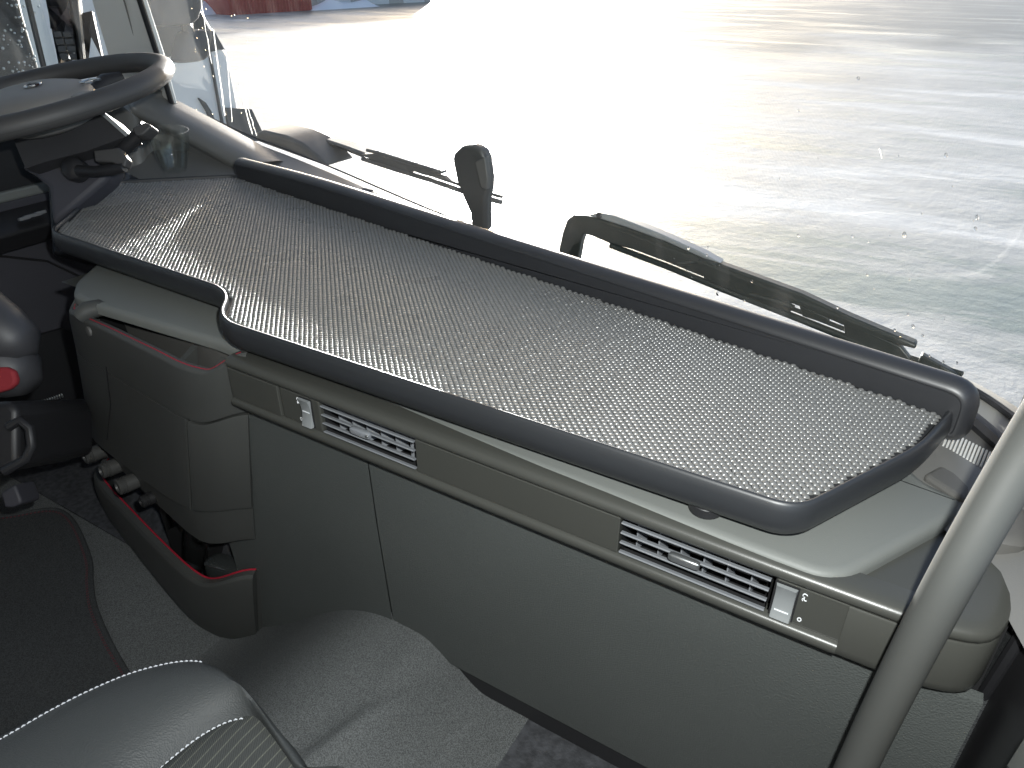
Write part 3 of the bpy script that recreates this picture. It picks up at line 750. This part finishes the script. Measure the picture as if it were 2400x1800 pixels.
# ================================================================== FLOOR PIECES
def floor_z(x, y):
    z = lerp(FLOOR + .003, -.805, smooth((x + .93) / .42))
    z = lerp(z, PFLOOR, smooth((x + .47 + (y - .5) * .10) / .11))
    z -= .035 * smooth((.42 - y) / .30) * smooth((x + .86) / .2) * smooth((-.3 - x) / .1)
    z += smooth((.545 - y) / .12) * .011 * math.exp(-((x + .39 - .35 * (y - .54)) / .016) ** 2) + smooth((.545 - y) / .12) * .008 * math.exp(-((x + .36 - .19 * (y - .54)) / .006) ** 2)
    return z
m = MB(); nx, ny = 90, 44; rows = []
for i in range(nx + 1):
    x = lerp(-.90, -.30, i / nx); rows.append([Vector((x, lerp(-.05, .56, j / ny), floor_z(x, lerp(-.05, .56, j / ny)))) for j in range(ny + 1)])
m.loft(rows, False); struct('floor_hump', m, M_HUMP, angle=180)
m = MB().box((-.302, -.3, PFLOOR - .05), (.14, .56, PFLOOR - .001)); struct('passenger_floor', m, M_RUBBER, smooth=False)
m = MB().box((-1.74, .56, FLOOR + .001), (-1.20, .98, FLOOR + .006)); struct('driver_floor_rubber', m, M_RUBBER, smooth=False)
m = MB().box((-1.80, 1.02, FLOOR - .05), (-.6, 1.06, -.44)); struct('firewall', m, M_DARK, smooth=False)  # added to keep direct sun off the driver floor
m = MB().box((-1.80, .76, FLOOR - .05), (-1.745, 1.06, -.25)); struct('cowl_side', m, M_DARK, smooth=False)  # added beside the firewall to close the same sun leak
# fitted floor mat with stitched edge
FM = FLOOR + .012
edge_px = [(-160, 1300), (-60, 1225), (40, 1205), (110, 1193), (150, 1200), (180, 1235), (210, 1310), (213, 1360), (222, 1420), (255, 1500), (300, 1580), (360, 1680)]
ep = spline([aZ(x, y, FM) for x, y in edge_px], 60)
fmt = thing('floor_mat', 'dark fabric floor mat with dull red stitched border left of the console', 'floor mat', (ep[30].x, ep[30].y, FM))
poly = ep + [Vector((-.86, -.1, FM)), Vector((-1.5, -.1, FM))]
obj('mat_sheet', MB().prism(poly, (0, 0, -.009)), M_FMAT, fmt, smooth=False)
obj('border', MB().tube([p + Vector((0, 0, -.002)) for p in ep], .0045, 8), M_FMAT, fmt)
m = MB(); rs = resample(ep, 240); cen = Vector((-1.25, .15, FM))
for a, b in zip(rs[::2], rs[1::2]):
    for o_ in (.007, .0095):
        ia = a + (cen - a).normalized() * o_; ib = b + (cen - b).normalized() * o_
        m.tube([ia + Vector((0, 0, .0005)), ib + Vector((0, 0, .0005))], .0008, 5)
obj('stitching', m, M_STITCHR, fmt, kind='stuff')

# ================================================================== PASSENGER SEAT
SZ = -.62
seat = thing('passenger_seat', 'black leather seat cushion with white stitching in the lower left corner', 'seat', (-.5, .0, FLOOR))
outer = spline([Vector((-.80, -.25, SZ)), aZ(-220, 1840, SZ), aZ(-110, 1782, SZ), aZ(0, 1722, SZ), aZ(100, 1666, SZ), aZ(200, 1616, SZ), aZ(310, 1572, SZ), aZ(420, 1548, SZ), aZ(490, 1556, SZ), aZ(560, 1602, SZ), aZ(620, 1668, SZ), aZ(715, 1795, SZ), aZ(800, 1920, SZ), Vector((-.25, -.2, SZ))], 90)
innr = spline([Vector((-.62, -.25, SZ)), Vector((-.59, -.10, SZ)), Vector((-.54, .02, SZ)), aZ(250, 1930, SZ), aZ(330, 1842, SZ), aZ(400, 1772, SZ), aZ(470, 1716, SZ), aZ(530, 1682, SZ), aZ(575, 1669, SZ), aZ(600, 1674, SZ), aZ(632, 1712, SZ), aZ(690, 1795, SZ), aZ(770, 1920, SZ), Vector((-.27, -.2, SZ))], 90)
rings = []
for t, dz, o_ in ((0, -.20, -.010), (0, -.07, .004), (0, -.030, .006), (0, -.010, .004), (0, -.002, .001), (.03, .0015, 0), (.25, .010, 0), (.55, .017, 0), (.8, .013, 0), (.93, .003, 0), (1, -.006, 0)):
    r = []
    for k in range(90):
        a = outer[k]; b = innr[k]; d = (a - b); d.z = 0
        dn = d.normalized() if d.length > 1e-6 else Vector((0, 1, 0))
        p = a.lerp(b, t) + dn * o_; wd = min(1, d.length / .05)
        p.z = SZ + (dz if dz < 0 else dz * wd); r.append(p)
    rings.append(r)
obj('leather_bolster', MB().loft(rings, False), M_SEAT, seat, angle=60)
ins = [p + Vector((0, 0, -.006)) for p in innr]
cc = Vector((-.45, -.1, SZ + .010))
m = MB(); m.loft([ins, [p.lerp(cc, .06) + Vector((0, 0, .004)) for p in ins], [p.lerp(cc, .35) + Vector((0, 0, .009)) for p in ins], [cc.copy() for p in ins]], False)
obj('fabric_insert', m, M_FABRIC, seat, angle=60)
def stitch_line(path, n, gap=.35, r=.0011, lift=.0018):
    rs = resample(path, n * 10 + 1); mb = MB()
    for k in range(n):
        a = rs[k * 10]; b = rs[k * 10 + int(10 * (1 - gap))]; mid = a.lerp(b, .5)
        mb.tube([a + Vector((0, 0, lift - .001)), mid + Vector((0, 0, lift)), b + Vector((0, 0, lift - .001))], [r * .7, r, r * .7], 6)
    return mb
sp = [a.lerp(b, .05) + Vector((0, 0, .0012)) for a, b in zip(outer, innr)][12:54]
obj('outer_stitching', stitch_line(sp, 46, .30, .0008), M_STITCH, seat, kind='stuff')
sp = [p + (cc - p).normalized() * .006 + Vector((0, 0, -.004)) for p in innr][16:58]
obj('inner_stitching', stitch_line(sp, 44, .38, .0008), M_STITCH, seat, kind='stuff')
obj('seat_base', MB().box((-.72, -.4, FLOOR), (-.36, .12, SZ - .12)), M_BLACK, seat, smooth=False, bevel=.01)

# ================================================================== GRAB HANDLE, PASSENGER DOOR
gh = thing('grab_handle', 'thick grey tubular grab handle standing upright at the right of the dashboard', 'grab handle', (.05, .45, FLOOR))
path = spline([Vector((.135, .49, .35)), Vector((.115, .485, .0)), Vector((.096, .478, -.15)), aD(2445, 985, .455), aD(2206, 1400, .505), aD(2012, 1785, .60), Vector((.05, .452, -.80)), Vector((.05, .455, PFLOOR))], 60)
obj('tube', MB().tube(path, .0148, 28), M_HANDLE, gh, angle=60)
obj('floor_flange', MB().lathe((.05, .455, PFLOOR), (0, 0, 1), [(0, .035), (.008, .035), (.012, .022)], 24), M_BLACK, gh)
pd = thing('passenger_door', 'black lower door lining with pale pocket rim at the right edge', 'door', (.16, .3, FLOOR))
DX = .140
obj('hinge_post', MB().box((.1345, .56, FLOOR), (DX + .10, .95, -.40)), M_FMAT, pd, smooth=False)
prof = [aX(2420, 1452, DX), aX(2300, 1640, DX), aX(2190, 1815, DX), Vector((DX, .62, -.80)), Vector((DX, .62, FLOOR)), Vector((DX, -.6, FLOOR)), Vector((DX, -.6, -.36)), Vector((DX, .40, -.36))]
obj('lining', MB().prism(prof, (.05, 0, 0)), M_BLACK, pd, smooth=False, bevel=.004)
obj('edge_trim', MB().tube([aX(2420, 1456, DX - .002), aX(2300, 1644, DX - .002), aX(2190, 1817, DX - .002), Vector((DX - .002, .62, -.79))], .006, 8), M_BLACK, pd)
obj('pocket_rim', MB().prism([aX(2345, 1802, DX - .012), aX(2402, 1712, DX - .012), aX(2480, 1640, DX - .012), aX(2560, 1800, DX - .012), aX(2420, 1900, DX - .012)], (.02, 0, 0)), M_LIGHT, pd, bevel=.006, seg=3)
tg = obj('fabric_tag', MB().prism([aX(2226, 1731, DX - .009), aX(2239, 1738, DX - .009), aX(2231, 1755, DX - .009), aX(2218, 1748, DX - .009)], (.002, 0, 0)), M_RED, pd, smooth=False)
obj('tag_band', MB().prism([aX(2228, 1729, DX - .010), aX(2240, 1736, DX - .010), aX(2237, 1742, DX - .010), aX(2225, 1735, DX - .010)], (.002, 0, 0)), M_WHITE, tg, smooth=False)
# door pillar and sill trim beyond the handle
m = MB().prism([Vector((.150, .80, -.44)), Vector((.150, .80, -.30)), Vector((.150, .40, -.34)), Vector((.150, .40, -.44))], (.06, 0, 0)); obj('sill_trim', m, M_DOORPANEL, pd, smooth=False, bevel=.01, seg=3)
obj('hinge_bracket', rounded_block(aZ(2352, 1262, -.44), (.016, .004, 0), (0, .03, 0), (0, 0, .02)), M_HOOD, pd)

# ================================================================== STEERING WHEEL AND COLUMN
WK = 1.07; WC = Vector((-1.2956, .6629, -.1936)) * WK; WN = Vector((-.073, -.158, .987)).normalized()
wu = WN.cross(Vector((0, 1, 0))).normalized(); wv = WN.cross(wu); wv = wv if wv.y > 0 else -wv; wu = Vector((1, 0, 0)) - WN * WN.x; wu.normalize()
def wp(a, r, h=0): return WC + (wu * math.cos(a) + wv * math.sin(a)) * r * WK + WN * h * WK
sw = thing('steering_wheel', 'dark leather steering wheel seen nearly edge on at the left edge', 'steering wheel', WC)
m = MB(); rings = []; NS = 72
for k in range(NS):
    a = 2 * math.pi * k / NS; ring = []
    for j in range(14):
        b = 2 * math.pi * j / 14; ring.append(wp(a, .205 + .0175 * math.cos(b), .0162 * math.sin(b)))
    rings.append(ring)
m.loft(rings + [rings[0]], True); obj('rim', m, M_WHEEL, sw, angle=180)
m = MB(); m.tube([wp(2 * math.pi * k / 72, .2205, -.004) for k in range(73)], .0012, 5, False); obj('seam', m, M_BLACK, sw)
m = MB(); rings = []
for h, s_ in ((-.055, .55), (-.045, .85), (-.02, 1), (-.004, .97), (.006, .85), (.012, .6), (.014, .25)):
    rings.append([wp(2 * math.pi * k / 32, s_ * (.096 + .014 * math.cos(4 * math.pi * k / 32)), h + .004) for k in range(32)])
m.loft(rings, True, True, True); hub = obj('hub', m, M_HUB, sw, angle=60)
obj('hub_band', MB().tube([wp(2 * math.pi * k / 32, (.096 + .014 * math.cos(4 * math.pi * k / 32)), -.022) for k in range(33)], .006, 8, False), M_BLACK, hub)
# emblem: ring with an arrow and bar
m = MB().tube([wp(0, .02, .018) + (wu * math.cos(2 * math.pi * k / 24) * .013 + wv * math.sin(2 * math.pi * k / 24) * .013) + WN * .002 for k in range(25)], .0018, 6, False)
em = obj('emblem', m, M_METAL, hub)
obj('emblem_bar', MB().obox(wp(0, .02, .020), wu * .015, wv * .0035, WN * .0015), M_SCREEN, em, smooth=False)
for a in (0.15, math.pi - .15, 1.5 * math.pi - .35, 1.5 * math.pi + .35):
    m = MB(); path = [(.07, -.022, .020), (.11, -.022, .016), (.155, -.014, .014), (.200, -.004, .015)]
    rings = []
    tdir = (wp(a + .01, 1) - wp(a, 1)).normalized()
    for r, h, wd in path:
        c = wp(a, r, h); rings.append([c + tdir * wd * math.cos(2 * math.pi * j / 10) + WN * .008 * math.sin(2 * math.pi * j / 10) for j in range(10)])
    m.loft(rings, True, True, True); s_ = obj('spoke', m, M_WHEEL, sw, angle=60)
    if a < 3:
        b = rounded_block(wp(a, .125, -.006), tdir * .022, (wp(a, 1) - WC).normalized() * .03, WN * .006); pad = obj('switch_pad', b, M_BLACK, sw)
        for q in (-.012, .012):
            obj('button', rounded_block(wp(a, .125 + q, .001), tdir * .016, (wp(a, 1) - WC).normalized() * .009, WN * .0022), M_HUB, pad)
obj('selector_frame', MB().tube([wp(.6, .10, .010) + wu * x + wv * y for x, y in ((-.016, -.010), (.016, -.010), (.016, .010), (-.016, .010), (-.016, -.010))], .0016, 6), M_METAL, sw)

col = thing('steering_column', 'dark steering column shroud with stalks under the steering wheel', 'steering column', (-1.5, .85, FLOOR))
def pxbox(name, top, bot, d, th, mat, parent, bev=.006):
    """solid between two pixel polylines at forward distance d"""
    poly = [aD(x, y, d) for x, y in top] + [aD(x, y, d) for x, y in bot[::-1]]
    return obj(name, MB().prism(poly, FW * th), mat, parent, bevel=bev, seg=3)
pxbox('upper_shroud', [(20, 300), (110, 285), (232, 262), (252, 268), (300, 315)], [(60, 395), (110, 378), (200, 355), (290, 322), (300, 316)], 1.254, .05, M_SHROUD, col, .010)
pxbox('silver_edge', [(228, 262), (238, 258), (304, 316)], [(232, 268), (240, 272), (296, 322)], 1.247, .01, M_SILVER, col, .001)
pxbox('lower_shroud', [(40, 388), (110, 372), (210, 352), (266, 338), (262, 398)], [(80, 412), (112, 440), (120, 528), (190, 470), (244, 424)], 1.29, .05, M_DOORPANEL, col, .010)
pxbox('column_tube', [(108, 420), (250, 400), (300, 400)], [(118, 600), (250, 600), (290, 560)], 1.47, .12, M_BLACK, col, .01)
lv = obj('adjust_lever', MB().lathe(aD(178, 398, 1.271), -FW, [(-.01, .020), (.004, .021), (.012, .019), (.018, .012), (.019, .004)], 24), M_BLACK, col)
obj('lever_arm', MB().tube([aD(185, 400, 1.254), aD(225, 402, 1.243), aD(262, 398, 1.232), aD(292, 392, 1.226)], [.010, .009, .010, .008], 12), M_BLACK, lv)
pxbox('stalk_paddle', [(218, 352), (278, 345), (298, 372)], [(222, 378), (262, 380), (292, 392)], 1.221, .02, M_WHEEL, col, .003)
st = obj('stalk', MB().tube([aD(262, 372, 1.266), aD(300, 340, 1.254), aD(330, 312, 1.249), aD(345, 300, 1.246)], [.010, .011, .012, .013], 14), M_BLACK, col)
pxbox('stalk_tip', [(308, 300), (338, 286), (354, 292)], [(318, 318), (334, 316), (352, 300)], 1.221, .03, M_WHEEL, col, .004)
obj('wiper_stalk', MB().tube([aD(180, 262, 1.344), aD(210, 225, 1.366), aD(250, 195, 1.389), aD(290, 182, 1.400)], [.012, .014, .018, .012], 14), M_BLACK, col)
# clear cup behind the stalk
cb = aY(410, 400, .97)
cp = obj('clear_cup', MB().lathe(cb, (0.1, 0, 1), [(0, .022), (.01, .026), (.05, .036), (.085, .040), (.085, .0385), (.05, .0345), (.01, .0245), (.002, .020)], 28, False), M_SIDEGLASS)
tag(cp, 'clear plastic cup standing between the steering column and the hood', 'cup')

# ================================================================== DRIVER SIDE: PILLAR, DOOR, SEAT
def upto(p0, p1, z=.63): return p1 + (p1 - p0) * ((z - p1.z) / (p1.z - p0.z))
pil = struct('windshield_pillar', MB().prism([aY(205, -30, 1.02), upto(aY(255, 140, 1.06), aY(205, -30, 1.02)), upto(aY(372, 130, 1.07), aY(322, -30, 1.02)), aY(322, -30, 1.02), aY(372, 130, 1.07), aY(412, 270, 1.10), aY(330, 262, 1.09), aY(255, 140, 1.06)], (.0, .014, .0)), M_PILLAR, bevel=.005, seg=3)
obj('pillar_seal', MB().tube([upto(aY(369, 130, 1.065), aY(318, -30, 1.015)), aY(318, -30, 1.015), aY(369, 130, 1.065), aY(411, 272, 1.098)], .006, 8), M_BLACK, pil)
obj('pillar_seam', MB().tube([upto(aY(330, 140, 1.063), aY(282, -30, 1.016)), aY(282, -30, 1.016), aY(330, 140, 1.063), aY(358, 250, 1.09)], .0016, 6), M_ROOF, pil)
cu = thing('control_unit', 'tall dark control unit with screen and buttons beside the left pillar', 'control unit', aD(150, 150, 1.65))
pxbox('housing', [(104, -40), (165, -40), (188, 150)], [(140, 152), (138, 150), (104, -20)], 1.66, .04, M_BLACK, cu, .006)
pxbox('side_frame', [(160, -40), (178, -40), (196, 148)], [(187, 150), (184, 150), (160, -20)], 1.64, .012, M_HOOD, cu, .004)
pxbox('screen', [(114, 16), (158, 16), (165, 63)], [(121, 66), (119, 66), (114, 18)], 1.65, .01, M_SCREEN, cu, .001)
for r_ in range(4):
    for c_ in range(2):
        x = 124 + c_ * 22 + r_ * 5; y = 74 + r_ * 17
        pxbox('button', [(x, y), (x + 19, y - 1)], [(x + 3, y + 13), (x + 22, y + 12)], 1.65, .008, M_BRACKET, cu, .001)
pxbox('mount_post', [(192, 30), (215, 25), (240, 140)], [(200, 142), (198, 142), (190, 40)], 1.68, .010, M_BLACK, cu, .004)

dd = thing('driver_door', 'dark driver door with armrest switches left of the steering column', 'door', (-1.78, .5, FLOOR))
LX = -1.74
def lx(px, py, x=LX): return aX(px, py, x)
sill = lx(60, 462)
obj('door_panel', MB().prism([Vector((LX, 1.0, sill.z)), Vector((LX, -.6, sill.z)), Vector((LX, -.6, FLOOR - .05)), Vector((LX, 1.0, FLOOR - .05))], (-.06, 0, 0)), M_DOORPANEL, dd, smooth=False, bevel=.004)
obj('window_ledge', MB().box((LX - .05, -.6, sill.z), (LX + .006, 1.0, sill.z + .022)), M_LIGHT, dd, smooth=False, bevel=.005)
ar = obj('armrest', MB().loft([[Vector((LX, y, lx(50, 560).z - .01)), Vector((LX + .05, y, lx(50, 560).z - .005)), Vector((LX + .07, y, lx(50, 520).z)), Vector((LX + .055, y, lx(50, 505).z)), Vector((LX, y, lx(60, 480).z))] for y in (-.3, .3, .7, .86, .93)], True, True, True), M_BLACK, dd, bevel=.004)
for k in range(4):
    c = aX(lerp(58, 102, (k % 2) * .6 + (k // 2) * .25), lerp(516, 502, (k % 2) * .6 + (k // 2) * .35), LX + .062)
    obj('window_switch', rounded_block(c + Vector((.0, 0, .004)), (.009, 0, .002), (0, .012, 0), (0, 0, .004)), M_SLAT, ar)
obj('map_pocket_line', MB().tube([lx(0, 600, LX + .002), lx(110, 612, LX + .002), lx(190, 650, LX + .002)], .003, 6), M_BLACK, dd)
obj('lower_lining', MB().prism([lx(-60, 830, LX + .012), lx(150, 770, LX + .012), lx(220, 800, LX + .012), lx(220, 930, LX + .012), lx(-60, 980, LX + .012)], (-.02, 0, 0)), M_BLACK, dd, smooth=False)
stp = obj('sill_strip', MB().prism([lx(22, 984, LX + .09), lx(150, 942, LX + .09), lx(150, 960, LX + .09), lx(26, 1000, LX + .09)], (-.01, 0, 0)), M_PILLAR, dd, smooth=False)
gd = obj('grip_strip', MB().prism([lx(44, 960, LX + .085), lx(148, 925, LX + .085), lx(148, 932, LX + .085), lx(44, 968, LX + .085)], (-.01, 0, 0)), M_BLACK, dd, smooth=False)
for k in range(18):
    obj('grip_stud', rounded_block(lx(lerp(50, 145, k / 17), lerp(959, 927, k / 17), LX + .09), (.003, 0, 0), (0, .0018, 0), (0, 0, .005)), M_METAL, gd)
# side window pane and frame post, outside mirror beyond it
obj('window_pane', MB().box((LX - .03, -.6, sill.z + .02), (LX - .026, .98, .6)), M_SIDEGLASS, dd, smooth=False)
obj('window_post', MB().tube([lx(60, -20, LX - .03), lx(105, 168, LX - .03), lx(112, 200, LX - .03)], .006, 8), M_BLACK, dd)
om = thing('outside_mirror', 'dark wet outside mirror seen through the driver side window', 'mirror', aX(30, 90, -2.0))
mp_ = [(-60, -60), (38, -60), (62, 40), (100, 168), (96, 200), (-60, 205)]
obj('housing', MB().prism([aX(x, y, -1.98) for x, y in mp_], (-.12, 0, 0)), M_BLACK, om, bevel=.02, seg=4)
m = MB()
for _ in range(60):
    c = aX(random.uniform(5, 90), random.uniform(-5, 170), -1.976); drop(m, c, Vector((1, 0, 0)), random.uniform(.0012, .004))
obj('drops', m, M_METAL, om, kind='stuff')

ds = thing('driver_seat', 'driver seat armrest and base with red side flap at the left edge', 'seat', (-1.25, .3, FLOOR))
m = MB(); path = [aD(-120, 690, 1.02), aD(-60, 730, 1.02), aD(-5, 775, 1.02), aD(40, 810, 1.02), aD(62, 838, 1.02)]
m.tube(path, [.040, .042, .042, .036, .016], 18); obj('armrest', m, M_SHROUD, ds, angle=60)
m = MB().tube([aD(-80, 800, 1.03), aD(-10, 850, 1.03), aD(45, 880, 1.03), aD(72, 905, 1.03)], [.045, .045, .038, .018], 18); obj('cushion_side', m, M_SHROUD, ds, angle=60)
pxbox('red_flap', [(-40, 862), (12, 860), (30, 868), (36, 888)], [(-40, 925), (-5, 920), (20, 912), (35, 900)], .985, .012, M_REDCLOTH, ds, .004)
pxbox('base_cover', [(-60, 945), (20, 940), (40, 960)], [(-60, 1120), (10, 1100), (40, 1090)], 1.08, .2, M_BLACK, ds, .01)
m = MB().tube([aD(20, 1000, 1.06), aD(48, 985, 1.06), aD(70, 1005, 1.06), aD(75, 1045, 1.06), aD(62, 1075, 1.06), aD(10, 1105, 1.06)], .007, 10); obj('loop_lever', m, M_BLACK, ds)
pxbox('rail_cover', [(0, 1155), (34, 1135), (48, 1170)], [(10, 1190), (30, 1190), (50, 1180)], 1.2, .05, M_DOORPANEL, ds, .004)

# outside corner of the front panel below the windscreen
cr = [p for p in wbase if p.x > -.12]
m = MB().loft([[p + Vector((.0, .012, -.012)) for p in cr], [p + Vector((.035, .06, -.012)) for p in cr], [p + Vector((.05, .085, -.02)) for p in cr], [p + Vector((.052, .088, -.20)) for p in cr]], False)
fc = thing('front_panel_corner', 'pale outside front panel corner below the windshield at the right edge', 'body panel', (.1, .95, -.6))
obj('panel', m, M_SHED, fc, angle=60)
obj('edge_strip', MB().tube([p + Vector((.030, .052, -.008)) for p in cr], .0045, 8), M_BLACK, fc)

# ================================================================== BRACKET, WIPERS, OUTSIDE TRIM
br = thing('paddle_bracket', 'dark paddle shaped holder standing behind the tray against the bright yard', 'holder', aY(1120, 530, 1.04))
def px_prism(pts, y0, y1, x0, x1, th):
    def yf(x): return lerp(y0, y1, (x - x0) / (x1 - x0))
    return MB().prism([aY(x, y, yf(x)) for x, y in pts], (0, th, 0))
obj('blade', px_prism([(1058, 372), (1064, 358), (1082, 342), (1108, 340), (1128, 350), (1138, 372), (1144, 420), (1143, 445), (1138, 470), (1138, 545), (1104, 545), (1100, 500), (1080, 455), (1070, 430)], 1.02, 1.02, 0, 1, .025), M_BRACKET, br, bevel=.007, seg=4)
obj('side_facet', px_prism([(1112, 380), (1136, 368), (1143, 420), (1140, 446), (1126, 440)], 1.016, 1.016, 0, 1, .012), M_HOOD, br, bevel=.002)

def wiper(name, label, arm, blade, extra, holes, y0, y1, x0, x1, mat):
    t = thing(name, label, 'wiper', aY(*arm[0], y0), 'windscreen wipers')
    obj('arm', px_prism(arm, y0, y1, x0, x1, .018), mat, t, bevel=.003)
    def yf(x): return lerp(y0, y1, (x - x0) / (x1 - x0))
    bl = [aY(x, y, yf(x) + .004) for x, y in blade]
    obj('rubber_blade', MB().tube(bl, .0050, 8), mat, t)
    obj('blade_spine', MB().tube([p + Vector((0, .004, .0085)) for p in bl], .0032, 8), mat, t)
    for e in extra:
        obj('clip', px_prism(e, y0, y1, x0, x1, .012), mat, t, bevel=.002)
    for h in holes:
        obj('linkage', MB().tube([aY(x, y, yf(x) - .003) for x, y in h], .0035, 8), mat, t)
    return t
wiper('wiper', 'large black windshield wiper with bent arm, right of the holder',
      [(1303, 612), (1318, 545), (1328, 516), (1345, 504), (1372, 506), (1412, 514), (1470, 533), (1560, 566), (1650, 606), (1760, 646), (1880, 690), (1990, 742), (2070, 776), (2148, 808), (2146, 820), (2070, 800), (1990, 770), (1880, 722), (1780, 684), (1690, 664), (1600, 628), (1500, 590), (1430, 572), (1388, 554), (1368, 548), (1360, 570), (1352, 618)],
      [(1432, 575), (1560, 623), (1700, 680), (1860, 742), (2000, 798), (2110, 850), (2250, 895)],
      [[(1640, 622), (1800, 672), (1852, 705), (1852, 735), (1780, 710), (1650, 655)], [(1872, 715), (1942, 745), (1942, 762), (1880, 742)], [(1976, 752), (2050, 785), (2110, 812), (2140, 850), (2100, 845), (1980, 790)], [(2160, 832), (2250, 882), (2246, 892), (2150, 850)]],
      [[(1590, 618), (1650, 612), (1680, 622)], [(1760, 690), (1820, 705), (1860, 720)]], 1.075, .885, 1310, 2250, M_WIPER)
rw = bpy.data.objects['wiper']
obj('arm_cap', px_prism([(1372, 504), (1405, 499), (1440, 506), (1540, 545), (1640, 590), (1690, 618), (1650, 607), (1560, 567), (1470, 534), (1412, 515)], 1.072, .885, 1310, 2250, .02), M_SILVER, rw, bevel=.002)
obj('cap_screw', MB().lathe(aY(1406, 505, 1.055), (0, -1, .3), [(0, .005), (.004, .005), (.005, .003)], 12), M_BLACK, rw)
wiper('wiper', 'left windshield wiper half lost in the glare, left of the holder',
      [(845, 362), (880, 360), (960, 385), (1035, 402), (1036, 408), (1000, 406), (930, 398), (870, 376)],
      [(850, 372), (930, 398), (1010, 422), (1090, 450), (1174, 474)],
      [[(905, 378), (960, 392), (962, 408), (925, 396)], [(978, 396), (1040, 414), (1054, 426), (985, 408)]],
      [[(860, 352), (900, 362), (1030, 402)]], 1.20, 1.10, 845, 1174, M_TRUCKGREY)  # paler grey than the other wiper, the glare is put into its colour
m = px_prism([(596, 312), (612, 306), (665, 318), (705, 336), (740, 365), (765, 392), (600, 332)], 1.22, 1.20, 590, 770, .10)
tag(obj('wiper_cowl', m, M_TRUCKGREY, bevel=.02, seg=4), 'grey sloping cowl hump just outside the windshield at left', 'cowl')
m = px_prism([(690, 322), (715, 312), (800, 340), (860, 362), (850, 372), (800, 352), (700, 338)], 1.30, 1.24, 690, 860, .05)
tag(obj('front_grab_bar', m, M_TRUCKGREY, bevel=.008, seg=3), 'glared out low bar beyond the cowl hump', 'bar')
m = MB().tube([aY(838, 441, 1.12), aY(855, 446, 1.12), aY(872, 450, 1.12)], [.002, .006, .005], 10)
tag(obj('washer_nozzle', m, M_TRUCKGREY), 'tiny washer nozzle behind the middle of the tray wall', 'nozzle')
